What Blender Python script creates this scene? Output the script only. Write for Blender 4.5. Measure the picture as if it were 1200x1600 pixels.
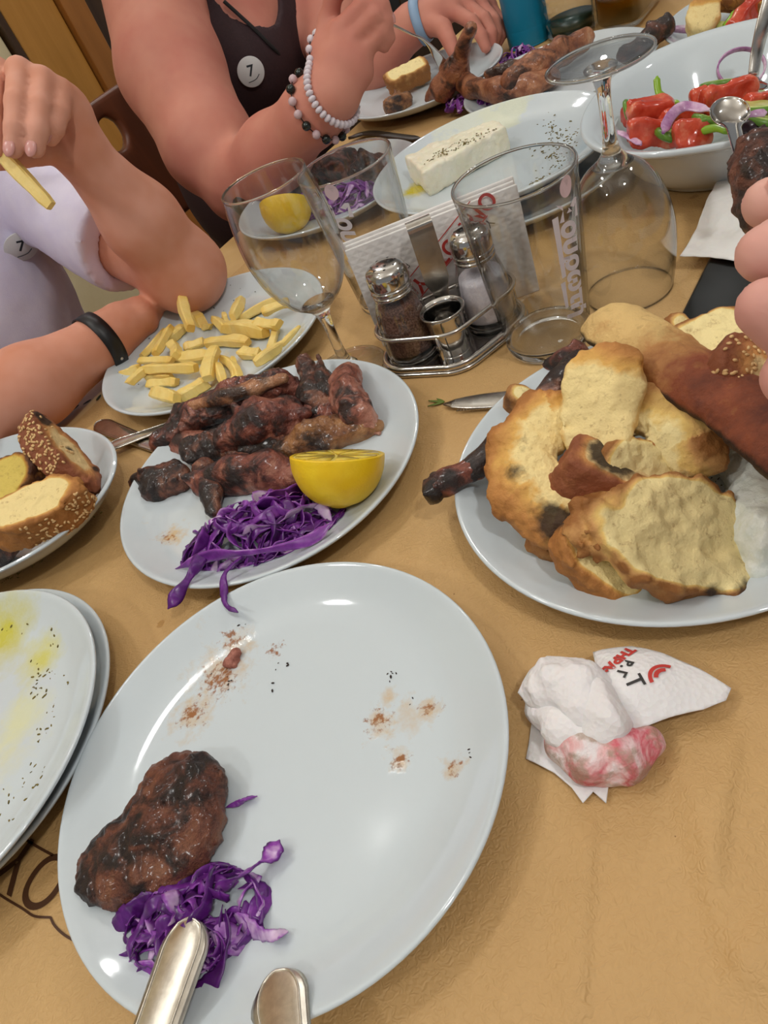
import bpy, bmesh, math, random
import numpy as np
from mathutils import Vector, Matrix

for o in list(bpy.data.objects): bpy.data.objects.remove(o, do_unlink=True)
scn = bpy.context.scene
COL = scn.collection
random.seed(7); RNG = np.random.default_rng(7)

# ------------------------------------------------------------------ camera
TZ = 0.75                      # table top height
H = 0.30                       # camera above the table top
FPX = 1150.0                   # focal length in pixels of the 1200x1600 frame
PITCH, ROLL = math.radians(41.2), math.radians(26.2)
CAM = np.array([0, 0, TZ + H])
_f = np.array([0, math.cos(PITCH), -math.sin(PITCH)]); _r = np.array([1., 0, 0]); _d = np.cross(_f, _r)
CR = math.cos(ROLL)*_r + math.sin(ROLL)*_d; CD = -math.sin(ROLL)*_r + math.cos(ROLL)*_d; CF = _f
cd = bpy.data.cameras.new('camera'); cam = bpy.data.objects.new('camera', cd); COL.objects.link(cam)
cd.sensor_fit = 'VERTICAL'; cd.sensor_height = 36.0; cd.lens = FPX/1600*36.0; cd.clip_start = 0.01
m = Matrix.Identity(4)
for i in range(3):
    m[i][0] = CR[i]; m[i][1] = -CD[i]; m[i][2] = -CF[i]; m[i][3] = CAM[i]
cam.matrix_world = m
scn.camera = cam

# ------------------------------------------------------------------ world, lights, exposure
w = bpy.data.worlds.new('world'); scn.world = w; w.use_nodes = True
w.node_tree.nodes['Background'].inputs[0].default_value = (0.96, 0.98, 1.0, 1)
w.node_tree.nodes['Background'].inputs[1].default_value = 0.42
def bulb(name, loc, radius, power, col=(.975, .98, .96)):
    l = bpy.data.lights.new(name, 'POINT'); l.shadow_soft_size = radius; l.energy = power; l.color = col
    o = bpy.data.objects.new(name, l); COL.objects.link(o); o.location = loc
    return o
LAMPS = [(-0.80, .62, 24), (-0.357, .91, 10), (-1.2, -.3, 26), (.9, 1.9, 22), (.2, 2.5, 26), (1.5, .5, 13), (.45, -.6, 46), (-1.5, 2.0, 18)]  # first two follow plate shadows and a glint; others added as unseen fill
LZ = TZ+1.5
for x, y, p in LAMPS: bulb('key_or_fill_bulb', (x, y, LZ), .055, p)
scn.view_settings.view_transform = 'Standard'; scn.view_settings.look = 'None'
scn.view_settings.exposure = -0.83; scn.view_settings.gamma = 1.0; scn.view_settings.use_curve_mapping = False

# ------------------------------------------------------------------ geometry helpers
def at(u, v, z=0.):            # the point at height z above the table seen at pixel u,v
    d = (u-600)/FPX*CR + (v-800)/FPX*CD + CF
    s = (TZ + z - CAM[2])/d[2]
    return CAM + s*d
def ray(u, v, dep):            # the point at a given depth from the camera
    return CAM + dep*((u-600)/FPX*CR + (v-800)/FPX*CD + CF)
def T(x, y, z=0.): return np.array([x, y, TZ+z])
def unit(v): v = np.asarray(v, float); return v/np.linalg.norm(v)
UP = np.array([0, 0, 1.])
NE = unit([-.65, .76, 0]); DE = unit([.76, .65, 0])      # across / along the table
def nd(n, d, z=0.): return np.array([0, 0, TZ+z]) + n*NE + d*DE
ORG = {}
def thing(name, label, cat, loc, group=None):
    o = bpy.data.objects.new(name, None); COL.objects.link(o); o.location = loc; o.empty_display_size = .02
    o['label'] = label; o['category'] = cat
    if group: o['group'] = group
    ORG[o.name] = np.array(loc, float)
    return o
def tag(o, label, cat, group=None, kind=None):
    if label: o['label'] = label
    if cat: o['category'] = cat
    if group: o['group'] = group
    if kind: o['kind'] = kind
    return o
def mesh_np(name, V, F):
    V = np.asarray(V, float)
    me = bpy.data.meshes.new(name)
    if isinstance(F, np.ndarray) and F.ndim == 2:
        n, k = F.shape
        me.vertices.add(len(V)); me.vertices.foreach_set('co', V.astype(np.float32).ravel())
        me.loops.add(n*k); me.loops.foreach_set('vertex_index', F.astype(np.int32).ravel())
        me.polygons.add(n); me.polygons.foreach_set('loop_start', np.arange(0, n*k, k, dtype=np.int32))
        me.update(calc_edges=True); me.validate()
    else:
        me.from_pydata(V.tolist(), [], [list(map(int, f)) for f in F]); me.update()
    return me
def obj(name, VF, mat, parent=None, smooth=True, origin=None, attrs=None):
    V, F = VF; V = np.asarray(V, float)
    if parent is not None:
        base = ORG[parent.name]; own = base if origin is None else np.asarray(origin)
    else:
        base = np.zeros(3)
        own = np.asarray(origin) if origin is not None else np.array([(V[:, 0].min()+V[:, 0].max())/2, (V[:, 1].min()+V[:, 1].max())/2, V[:, 2].min()])
    me = mesh_np(name, V-own, F)
    if attrs:
        for k, a in attrs.items():
            at_ = me.attributes.new(k, 'FLOAT', 'POINT'); at_.data.foreach_set('value', np.asarray(a, np.float32))
    if smooth: me.polygons.foreach_set('use_smooth', [True]*len(me.polygons))
    mats = mat if isinstance(mat, (list, tuple)) else [mat]
    for mm in mats: me.materials.append(mm)
    o = bpy.data.objects.new(name, me); COL.objects.link(o); o.location = own - base
    if parent is not None: o.parent = parent
    ORG[o.name] = own
    return o
class MB:                       # collects pieces of ONE part
    def __init__(s): s.V = []; s.F = []; s.n = 0; s.mi = []
    def add(s, VF, mi=0):
        V, F = VF; s.V.append(np.asarray(V, float)); s.F += [[int(i)+s.n for i in f] for f in F]; s.mi += [mi]*len(F); s.n += len(V)
        return s
    def get(s): return np.concatenate(s.V), s.F
def mat3(x=None, y=None, z=None):   # rotation matrix columns from two given axes
    if z is not None and x is not None:
        z = unit(z); x = unit(x - np.dot(x, z)*z); y = np.cross(z, x)
    elif x is not None and y is not None:
        x = unit(x); y = unit(y - np.dot(y, x)*x); z = np.cross(x, y)
    return np.stack([x, y, z], 1)
def xf(VF, R=None, t=(0, 0, 0)):
    V, F = VF; V = np.asarray(V, float)
    if R is not None: V = V @ R.T
    return V + np.asarray(t), F
def rotz(a): c, s = math.cos(a), math.sin(a); return np.array([[c, -s, 0], [s, c, 0], [0, 0, 1.]])
def spline(P, n):
    P = np.asarray(P, float); m_ = len(P); t = np.linspace(0, m_-1, n); out = []
    Q = np.concatenate([[2*P[0]-P[1]], P, [2*P[-1]-P[-2]]])
    i = np.minimum(t.astype(int), m_-2); f = (t-i)[:, None]
    p0, p1, p2, p3 = Q[i], Q[i+1], Q[i+2], Q[i+3]
    return .5*((2*p1)+(-p0+p2)*f+(2*p0-5*p1+4*p2-p3)*f**2+(-p0+3*p1-3*p2+p3)*f**3)
def lathe(prof, seg=64, sx=1., sy=1.):
    prof = list(prof); V = []; F = []; rows = []
    a = np.linspace(0, 2*np.pi, seg, endpoint=False)
    for r, z in prof:
        if r < 1e-7: rows.append([len(V)]); V.append((0, 0, z))
        else:
            rows.append(list(range(len(V), len(V)+seg))); V += [(r*math.cos(t)*sx, r*math.sin(t)*sy, z) for t in a]
    for A, B in zip(rows[:-1], rows[1:]):
        if len(A) == 1 and len(B) == 1: continue
        for j in range(seg):
            k = (j+1) % seg
            if len(A) == 1: F.append((A[0], B[j], B[k])[::-1])
            elif len(B) == 1: F.append((A[j], A[k], B[0]))
            else: F.append((A[j], A[k], B[k], B[j]))
    return np.array(V, float), F
def frames(P):
    P = np.asarray(P, float); Tn = np.gradient(P, axis=0); Tn /= np.linalg.norm(Tn, axis=1)[:, None]+1e-12
    n = np.cross(Tn[0], [0, 0, 1.]);
    if np.linalg.norm(n) < 1e-3: n = np.cross(Tn[0], [1., 0, 0])
    n = unit(n); N = [n]
    for i in range(1, len(P)):
        n = N[-1]-np.dot(N[-1], Tn[i])*Tn[i]; N.append(unit(n))
    N = np.array(N); return Tn, N, np.cross(Tn, N)
def tube(P, r, seg=10, closed=False, flat=1.):
    P = np.asarray(P, float); n = len(P); r = np.broadcast_to(np.asarray(r, float), (n,))
    Tn, N, B = frames(P)
    if closed:
        Tn = np.roll(P, -1, 0)-np.roll(P, 1, 0); Tn /= np.linalg.norm(Tn, axis=1)[:, None]
        ax = unit(np.cross(P[0]-P.mean(0), P[n//4]-P.mean(0))); N = np.cross(Tn, ax); B = np.cross(Tn, N)
    a = np.linspace(0, 2*np.pi, seg, endpoint=False)
    V = (P[:, None]+r[:, None, None]*(np.cos(a)[None, :, None]*N[:, None]+flat*np.sin(a)[None, :, None]*B[:, None])).reshape(-1, 3)
    F = []
    for i in range(n if closed else n-1):
        i2 = (i+1) % n
        for j in range(seg):
            k = (j+1) % seg; F.append((i*seg+j, i*seg+k, i2*seg+k, i2*seg+j))
    if not closed:
        F.append(tuple(range(seg))[::-1]); F.append(tuple((n-1)*seg+j for j in range(seg)))
    return V, F
def box(sx, sy, sz, bev=0., seg=2):
    bm = bmesh.new(); bmesh.ops.create_cube(bm, size=1.)
    for v in bm.verts: v.co.x *= sx; v.co.y *= sy; v.co.z *= sz
    if bev > 0: bmesh.ops.bevel(bm, geom=list(bm.edges), offset=bev, segments=seg, affect='EDGES', profile=.5)
    V = np.array([v.co[:] for v in bm.verts]); F = [[v.index for v in f.verts] for f in bm.faces]; bm.free()
    return V, F
def extrude_poly(pts, t):       # flat outline in xy, thickness t along z, centred on z=0
    n = len(pts); V = [(x, y, -t/2) for x, y in pts]+[(x, y, t/2) for x, y in pts]
    F = [tuple(range(n))[::-1], tuple(range(n, 2*n))]+[(i, (i+1) % n, n+(i+1) % n, n+i) for i in range(n)]
    return np.array(V, float), F
def ico(r=1., sub=2):
    bm = bmesh.new(); bmesh.ops.create_icosphere(bm, subdivisions=sub, radius=r)
    V = np.array([v.co[:] for v in bm.verts]); F = [[v.index for v in f.verts] for f in bm.faces]; bm.free(); return V, F
def text_mesh(s, size=1., extrude=0., bold=0.):
    c = bpy.data.curves.new('lettering', 'FONT'); c.body = s; c.size = size; c.extrude = extrude; c.align_x = 'CENTER'; c.align_y = 'CENTER'; c.offset = bold; c.resolution_u = 3
    o = bpy.data.objects.new('lettering', c); COL.objects.link(o)
    me = bpy.data.meshes.new_from_object(o)
    V = np.array([v.co[:] for v in me.vertices]) if len(me.vertices) else np.zeros((3, 3)); F = [list(p.vertices) for p in me.polygons]
    bpy.data.objects.remove(o, do_unlink=True); bpy.data.meshes.remove(me)
    return V, F

# ---- noise and signed-distance modelling
def _h(i, j, k, seed):
    x = (i.astype(np.int64)*374761393 + j.astype(np.int64)*668265263 + k.astype(np.int64)*2147483647 + seed*974634777) & 0xFFFFFFFF
    x = ((x ^ (x >> 13))*1274126177) & 0xFFFFFFFF; x = x ^ (x >> 16)
    return (x & 0xFFFF)/32767.5-1.
def vnoise(P, seed=0):
    I = np.floor(P).astype(np.int64); f = P-I; f = f*f*(3-2*f); r = 0
    for dx in (0, 1):
        for dy in (0, 1):
            for dz in (0, 1):
                wgt = (f[:, 0] if dx else 1-f[:, 0])*(f[:, 1] if dy else 1-f[:, 1])*(f[:, 2] if dz else 1-f[:, 2])
                r = r + wgt*_h(I[:, 0]+dx, I[:, 1]+dy, I[:, 2]+dz, seed)
    return r
def fbm(P, freq, octs=3, seed=0):
    r = 0; a = 1.; s = 0
    for o in range(octs): r = r+a*vnoise(P*freq*(2**o)+17.3*o, seed+o); s += a; a *= .5
    return r/s
def smin(a, b, k):
    h = np.clip(.5+.5*(b-a)/k, 0, 1); return b*(1-h)+a*h-k*h*(1-h)
def rc(P, a, b, ra, rb):
    a = np.asarray(a, float); b = np.asarray(b, float); ab = b-a; L = max(ab@ab, 1e-12)
    t = np.clip((P-a)@ab/L, 0, 1); return np.linalg.norm(P-a-t[:, None]*ab, axis=1)-(ra+t*(rb-ra))
def chain(P, pts, rad, k=.004):
    d = None
    for i in range(len(pts)-1):
        e = rc(P, pts[i], pts[i+1], rad[i], rad[i+1]); d = e if d is None else smin(d, e, k)
    return d
def ell(P, c, r, R=None):
    q = P-np.asarray(c)
    if R is not None: q = q @ R
    r = np.asarray(r, float); k0 = np.linalg.norm(q/r, axis=1); k1 = np.linalg.norm(q/(r*r), axis=1)+1e-9
    return k0*(k0-1)/k1
def rbox(P, b, r):
    q = np.abs(P)-(np.asarray(b)-r); return np.linalg.norm(np.maximum(q, 0), axis=1)+np.minimum(q.max(1), 0)-r
def near(P, pts, r, m=.06):
    pts = np.asarray(pts); lo = pts.min(0)-r-m; hi = pts.max(0)+r+m
    return ((P > lo) & (P < hi)).all(1)
EDG = [(0, 1), (2, 3), (4, 5), (6, 7), (0, 2), (1, 3), (4, 6), (5, 7), (0, 4), (1, 5), (2, 6), (3, 7)]
OFF = np.array([[(i >> 0) & 1, (i >> 1) & 1, (i >> 2) & 1] for i in range(8)])
def sdf_mesh(f, lo, hi, h, slack=.004):
    lo = np.asarray(lo, float); hi = np.asarray(hi, float); B = 6
    nb = np.ceil((hi-lo)/(h*B)).astype(int)+1; n = nb*B
    bi = np.stack(np.meshgrid(*[np.arange(k) for k in nb], indexing='ij'), -1).reshape(-1, 3)
    cv = f(lo+(bi*B+(B-1)/2)*h)
    val = np.repeat(np.repeat(np.repeat(cv.reshape(nb).astype(np.float32), B, 0), B, 1), B, 2)
    act = bi[np.abs(cv) < h*B*.87*1.35+slack]
    loc = np.stack(np.meshgrid(*[np.arange(B)]*3, indexing='ij'), -1).reshape(-1, 3)
    idx = (act[:, None]*B+loc[None]).reshape(-1, 3)
    for s in range(0, len(idx), 400000):
        q = idx[s:s+400000]; val[q[:, 0], q[:, 1], q[:, 2]] = f(lo+q*h)
    val[0] = val[-1] = 1; val[:, 0] = val[:, -1] = 1; val[:, :, 0] = val[:, :, -1] = 1
    S = val < 0
    c = np.zeros(n-1, np.int8)
    for o in OFF: c += S[o[0]:n[0]-1+o[0], o[1]:n[1]-1+o[1], o[2]:n[2]-1+o[2]]
    cells = np.argwhere((c > 0) & (c < 8))
    cvv = np.stack([val[cells[:, 0]+o[0], cells[:, 1]+o[1], cells[:, 2]+o[2]] for o in OFF], 1)
    acc = np.zeros((len(cells), 3)); cnt = np.zeros(len(cells))
    for a, b in EDG:
        va, vb = cvv[:, a], cvv[:, b]; x = (va < 0) != (vb < 0); t = np.where(x, va/np.where(x, va-vb, 1), 0)
        acc += np.where(x[:, None], OFF[a]+t[:, None]*(OFF[b]-OFF[a]), 0); cnt += x
    V = lo+(cells+acc/cnt[:, None])*h
    im = -np.ones(n-1, np.int32); im[cells[:, 0], cells[:, 1], cells[:, 2]] = np.arange(len(cells))
    Fs = []
    for ax in range(3):
        sl0 = [slice(None)]*3; sl1 = [slice(None)]*3; sl0[ax] = slice(0, -1); sl1[ax] = slice(1, None)
        A = S[tuple(sl0)]; Bq = S[tuple(sl1)]
        e = np.argwhere(A != Bq); u, v = (ax+1) % 3, (ax+2) % 3
        ok = (e[:, u] > 0) & (e[:, v] > 0) & (e[:, u] < n[u]-1) & (e[:, v] < n[v]-1); e = e[ok]
        inside = A[e[:, 0], e[:, 1], e[:, 2]]
        q = []
        for du, dv in ((-1, -1), (0, -1), (0, 0), (-1, 0)):
            w_ = e.copy(); w_[:, u] += du; w_[:, v] += dv; q.append(im[w_[:, 0], w_[:, 1], w_[:, 2]])
        q = np.stack(q, 1); q[~inside] = q[~inside][:, ::-1]; Fs.append(q)
    F = np.concatenate(Fs); F = F[(F >= 0).all(1)]
    return V, F

# ------------------------------------------------------------------ material helpers
def lin(c):
    if isinstance(c, str): c = [int(c[i:i+2], 16)/255 for i in (1, 3, 5)]
    return tuple((x/12.92 if x <= .04045 else ((x+.055)/1.055)**2.4) for x in c)+(1.,)
class NT:
    def __init__(s, name):
        s.m = bpy.data.materials.new(name); s.m.use_nodes = True; s.t = s.m.node_tree; s.b = s.t.nodes['Principled BSDF']; s.out = s.t.nodes['Material Output']
    def n(s, typ, **kw):
        x = s.t.nodes.new(typ)
        for k, v in kw.items(): setattr(x, k, v)
        return x
    def l(s, a, b): s.t.links.new(a, b)
    def coord(s, kind='Object'): return s.n('ShaderNodeTexCoord').outputs[kind]
    def noise(s, scale, detail=3, rough=.55, vec=None, dist=0.):
        x = s.n('ShaderNodeTexNoise'); x.inputs['Scale'].default_value = scale; x.inputs['Detail'].default_value = detail; x.inputs['Roughness'].default_value = rough; x.inputs['Distortion'].default_value = dist
        s.l(vec if vec is not None else s.coord(), x.inputs['Vector']); return x.outputs['Fac']
    def ramp(s, fac, stops, interp='LINEAR'):
        x = s.n('ShaderNodeValToRGB'); x.color_ramp.interpolation = interp; e = x.color_ramp.elements
        while len(e) < len(stops): e.new(.5)
        for q, (p, c) in zip(e, stops): q.position = p; q.color = lin(c) if not isinstance(c, (int, float)) else (c, c, c, 1)
        s.l(fac, x.inputs[0]); return x.outputs[0]
    def mth(s, op, a, b=None, c=None, clamp=False):
        x = s.n('ShaderNodeMath', operation=op, use_clamp=clamp)
        for i, v in enumerate((a, b, c)):
            if v is None: continue
            if isinstance(v, (int, float)): x.inputs[i].default_value = v
            else: s.l(v, x.inputs[i])
        return x.outputs[0]
    def mix(s, fac, a, b, blend='MIX'):
        x = s.n('ShaderNodeMix', data_type='RGBA', blend_type=blend)
        for sock, v in ((x.inputs[0], fac), (x.inputs[6], a), (x.inputs[7], b)):
            if isinstance(v, (int, float)): sock.default_value = v
            elif isinstance(v, (tuple, list, str)): sock.default_value = lin(v)
            else: s.l(v, sock)
        return x.outputs[2]
    def bump(s, h, strength=.5, dist=.001, normal=None):
        x = s.n('ShaderNodeBump'); x.inputs['Strength'].default_value = strength; x.inputs['Distance'].default_value = dist
        s.l(h, x.inputs['Height'])
        if normal is not None: s.l(normal, x.inputs['Normal'])
        return x.outputs[0]
    def attr(s, name): return s.n('ShaderNodeAttribute', attribute_name=name).outputs['Fac']
    def set(s, **kw):
        for k, v in kw.items():
            sock = s.b.inputs[k.replace('_', ' ')]
            if isinstance(v, str): sock.default_value = lin(v)
            elif isinstance(v, (int, float)): sock.default_value = v
            elif isinstance(v, tuple): sock.default_value = v if len(v) != 3 or sock.type != 'RGBA' else lin(v)
            else: s.l(v, sock)
        return s
def plain(name, col, rough=.5, metal=0., **kw):
    a = NT(name); a.set(Base_Color=col, Roughness=rough, Metallic=metal, **kw); return a.m
def mottled(name, stops, scale, rough=.5, bump=.4, dist=.001, bscale=None, detail=4, distort=0., rrange=None, **kw):
    a = NT(name); f = a.noise(scale, detail, .6, dist=distort); a.set(Base_Color=a.ramp(f, stops), Roughness=rough, **kw)
    f2 = a.noise(bscale or scale*2.5, 4, .6); a.set(Normal=a.bump(f2, bump, dist))
    if rrange: a.set(Roughness=a.ramp(f, rrange))
    return a.m

# ------------------------------------------------------------------ materials
def skin_mat(name, base, red):
    a = NT(name); f = a.noise(14, 3, .6); f2 = a.noise(350, 2, .5)
    c = a.ramp(f, [(.35, base), (.65, red)])
    a.set(Base_Color=c, Roughness=.6, Specular_IOR_Level=.3, Subsurface_Weight=.12, Subsurface_Radius=(.9, .35, .2), Subsurface_Scale=.006, Normal=a.bump(f2, .12, .0006)); return a.m
SKIN_W = skin_mat('skin_warm', '#cb8a76', '#c27a6a'); SKIN_B = skin_mat('skin_tan', '#d89c86', '#c98466'); SKIN_R = skin_mat('skin_pink', '#d9a698', '#d09388')
NAIL = plain('nail', '#d69a92', .25)
def ceramic(name, stains=(), tint='#c9d2d7'):
    a = NT(name); co = a.coord(); col = a.n('ShaderNodeRGB').outputs[0]; col.default_value = lin(tint)
    wet = None
    for (x, y, r, c, thr, sc, streng, sharp) in stains:
        vd = a.n('ShaderNodeVectorMath', operation='DISTANCE'); a.l(co, vd.inputs[0]); vd.inputs[1].default_value = (x, y, .0075)
        fall = a.mth('SUBTRACT', 1., a.mth('DIVIDE', vd.outputs['Value'], r), clamp=True)
        nz = a.noise(sc, 5, .65)
        msk = a.mth('MULTIPLY', a.mth('SUBTRACT', a.mth('ADD', a.mth('MULTIPLY', fall, .55), nz), thr), sharp, clamp=True)
        msk = a.mth('MULTIPLY', msk, a.mth('GREATER_THAN', fall, .001))
        msk = a.mth('MULTIPLY', msk, streng)
        col = a.mix(msk, col, c)
        wet = msk if wet is None else a.mth('MAXIMUM', wet, msk)
    a.set(Base_Color=col, Roughness=.07, Coat_Weight=.2, Coat_Roughness=.03)
    if wet is not None: a.set(Normal=a.bump(a.mth('MULTIPLY', wet, a.noise(420, 2)), .35, .0008))
    return a.m
CERAMIC = ceramic('white_ceramic')
STEEL = mottled('brushed_steel', [(.3, '#b9b4ad'), (.7, '#d6d2cb')], 90, .22, .08, .0003, 700, Metallic=1.)
STEEL2 = plain('polished_steel', '#c9c6c2', .12, 1.)
SILVER = mottled('worn_silver', [(.3, '#c3bcb0'), (.7, '#e2dccf')], 160, .3, .15, .0003, 900, Metallic=1.)
def thin_glass(name, tint=(1, 1, 1), refl=1.0):
    a = NT(name); a.t.nodes.remove(a.b)
    tr = a.n('ShaderNodeBsdfTransparent'); tr.inputs[0].default_value = (*tint, 1)
    gl = a.n('ShaderNodeBsdfGlossy'); gl.inputs['Roughness'].default_value = .01
    lw = a.n('ShaderNodeLayerWeight'); lw.inputs[0].default_value = .5
    fac = a.mth('MULTIPLY', a.mth('ADD', a.mth('MULTIPLY', a.mth('POWER', lw.outputs['Facing'], 3.), .85), .05), refl, clamp=True)
    cm = a.mix(a.mth('POWER', lw.outputs['Facing'], 5.), tuple(x**(1/2.2) for x in tint), (.62, .63, .62)); a.l(cm, tr.inputs[0])
    mx = a.n('ShaderNodeMixShader'); a.l(fac, mx.inputs[0]); a.l(tr.outputs[0], mx.inputs[1]); a.l(gl.outputs[0], mx.inputs[2]); a.l(mx.outputs[0], a.out.inputs[0]); return a.m
GLASS_THIN = thin_glass('thin_clear_glass', (.965, .97, .968))
def thick_glass(name, col=(1, 1, 1), rough=0.):
    a = NT(name); a.set(Base_Color=(*col, 1), Roughness=rough, Transmission_Weight=1., IOR=1.5); return a.m
GLASS = thick_glass('solid_clear_glass', (.98, .99, .985))
WOOD_WALL = None
def wood(name, c1, c2, scale=3., axis='Z', rough=.4):
    a = NT(name); mp = a.n('ShaderNodeMapping'); a.l(a.coord(), mp.inputs[0]); s = {'X': (.12, 1, 1), 'Y': (1, .12, 1), 'Z': (1, 1, .12)}[axis]; mp.inputs['Scale'].default_value = s
    f = a.noise(scale*8, 5, .6, mp.outputs[0], .6); a.set(Base_Color=a.ramp(f, [(.3, c1), (.7, c2)]), Roughness=rough, Normal=a.bump(f, .15, .001)); return a.m
WALL_WOOD = wood('ochre_wood', '#a8742e', '#b9823a'); TRIM_WOOD = wood('orange_wood', '#8f5a24', '#a0662c'); DARK_WOOD = wood('dark_brown_wood', '#33200f', '#47301a')
BLACK_WOOD = wood('black_stained_wood', '#120c08', '#1c130c'); CHAIR_WOOD = wood('red_brown_wood', '#5a2f1c', '#6e3a22'); PALE_WOOD = wood('pale_table_wood', '#c9a468', '#d3b078', axis='X')
FLOOR_MAT = wood('floor_boards', '#7b5a2c', '#94703a', axis='X'); PLASTER = mottled('cream_plaster', [(.3, '#c8b891'), (.7, '#d2c4a0')], 8, .8, .1)
CEIL_MAT = plain('ceiling_white', '#ece8e0', .9)
def paper_mat():
    a = NT('tan_embossed_paper'); co = a.coord()
    f = a.noise(5, 4, .6); base = a.ramp(f, [(.3, '#c29a64'), (.7, '#cba56e')])
    fib = a.noise(260, 3, .6); base = a.mix(a.mth('MULTIPLY', fib, .25), base, '#a8824e')
    # grease spots, small and scattered
    vo = a.n('ShaderNodeTexVoronoi'); vo.inputs['Scale'].default_value = 22; a.l(co, vo.inputs['Vector'])
    big = a.noise(9, 2)
    sp = a.mth('LESS_THAN', a.mth('ADD', vo.outputs['Distance'], a.mth('MULTIPLY', a.noise(160, 2), .16)), a.mth('MULTIPLY', a.mth('SUBTRACT', big, .40), .75))
    base = a.mix(a.mth('MULTIPLY', sp, .55), base, '#9a6a28')
    v2 = a.n('ShaderNodeTexVoronoi'); v2.inputs['Scale'].default_value = 60; a.l(co, v2.inputs['Vector'])
    s2 = a.mth('LESS_THAN', v2.outputs['Distance'], a.mth('MULTIPLY', a.mth('SUBTRACT', a.noise(31, 1), .62), .5))
    base = a.mix(a.mth('MULTIPLY', s2, .7), base, '#6e4518')
    a.set(Base_Color=base, Roughness=a.mth('SUBTRACT', .62, a.mth('MULTIPLY', sp, .2)))
    em = a.n('ShaderNodeTexNoise'); em.inputs['Scale'].default_value = 330; em.inputs['Detail'].default_value = 0.; em.inputs['Distortion'].default_value = 1.2; a.l(co, em.inputs['Vector'])
    ridge = a.mth('ABSOLUTE', a.mth('SUBTRACT', em.outputs['Fac'], .5))
    a.set(Normal=a.bump(ridge, .38, .0024)); return a.m
PAPER = paper_mat()
PRINT_BROWN = plain('brown_print', '#4a2a12', .6); PRINT_GREEN = plain('dark_green_print', '#38401c', .7)
PRINT_RED = plain('red_print', '#c23a33', .7); PRINT_BLACK = plain('black_print', '#33302f', .7)
def napkin_mat(name, c='#e6e2df', sc=260):
    a = NT(name); v = a.n('ShaderNodeTexVoronoi'); v.inputs['Scale'].default_value = sc; a.l(a.coord(), v.inputs['Vector'])
    a.set(Base_Color=c, Roughness=.9, Subsurface_Weight=.1, Subsurface_Scale=.002, Normal=a.bump(v.outputs['Distance'], .35, .0012)); return a.m
NAPKIN = napkin_mat('white_tissue'); DECAL = plain('white_decal', '#d9d2d8', .5); DECAL_PINK = plain('pink_decal', '#d8bfc6', .5)

# ------------------------------------------------------------------ the setting
def struct(name, VF, mat, parent=None, **kw):
    o = obj(name, VF, mat, parent, smooth=False, **kw)
    if parent is None: o['kind'] = 'structure'
    return o
RB = np.stack([DE, NE, UP], 1)                       # frame of table and room: along, across, up
def slab(d0, d1, n0, n1, z0, z1, bev=0.):
    return xf(box(d1-d0, n1-n0, z1-z0, bev), RB, (d0+d1)/2*DE+(n0+n1)/2*NE+(z0+z1)/2*UP)
struct('floor', slab(-3.2, 5., -2.6, 2.4, -.1, 0), FLOOR_MAT)
ceil_o = struct('ceiling', slab(-3.2, 5., -2.6, 2.4, 2.7, 2.8), CEIL_MAT)
wb = struct('wall_back', slab(-3.2, 5., 2.3, 2.4, 0, 2.7), PLASTER)
xs = .0
for i, (x1, mt, dep) in enumerate([(.5, WALL_WOOD, .03), (.62, TRIM_WOOD, .06), (.95, PLASTER, .02), (1.455, PLASTER, .02), (1.485, DARK_WOOD, .04), (1.67, WALL_WOOD, .03), (1.76, TRIM_WOOD, .05), (1.87, DARK_WOOD, .03), (2.4, BLACK_WOOD, .03), (2.9, DARK_WOOD, .03), (3.4, BLACK_WOOD, .03), (3.9, DARK_WOOD, .03), (4.4, BLACK_WOOD, .03), (4.95, DARK_WOOD, .03)]):
    struct('panel', slab(xs+.003, x1-.003, 2.3-dep, 2.302, .0, 2.7, .004), mt, wb); xs = x1
for x, y, p in LAMPS:  # pendant fixtures added so the bulbs light the ceiling as well
    t = thing('key_or_fill_lamp', 'small unseen pendant among the overhead key lamps and added fill lamps', 'lamp', (x, y, LZ), 'overhead key and added fill lamps')
    obj('socket', xf(lathe([(0, .062), (.03, .062), (.034, .075), (.02, .11), (0, .115)], 32), None, (x, y, LZ)), STEEL2, t); obj('cord', tube([(x, y, LZ+.11), (x, y, 2.70)], .003, 8), STEEL2, t)
# table
tb = thing('table', 'long restaurant table with pale wooden top under brown paper', 'table', nd(.33, .5, -TZ))
obj('table_top', slab(-.75, 1.9, -.06, .713, TZ-.035, TZ-.0012, .003), PALE_WOOD, tb, smooth=False)
for dd in (-.65, 1.8):
    for nn in (.0, .65): obj('leg', slab(dd-.03, dd+.03, nn-.03, nn+.03, 0, TZ-.035), DARK_WOOD, tb, smooth=False)
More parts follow.
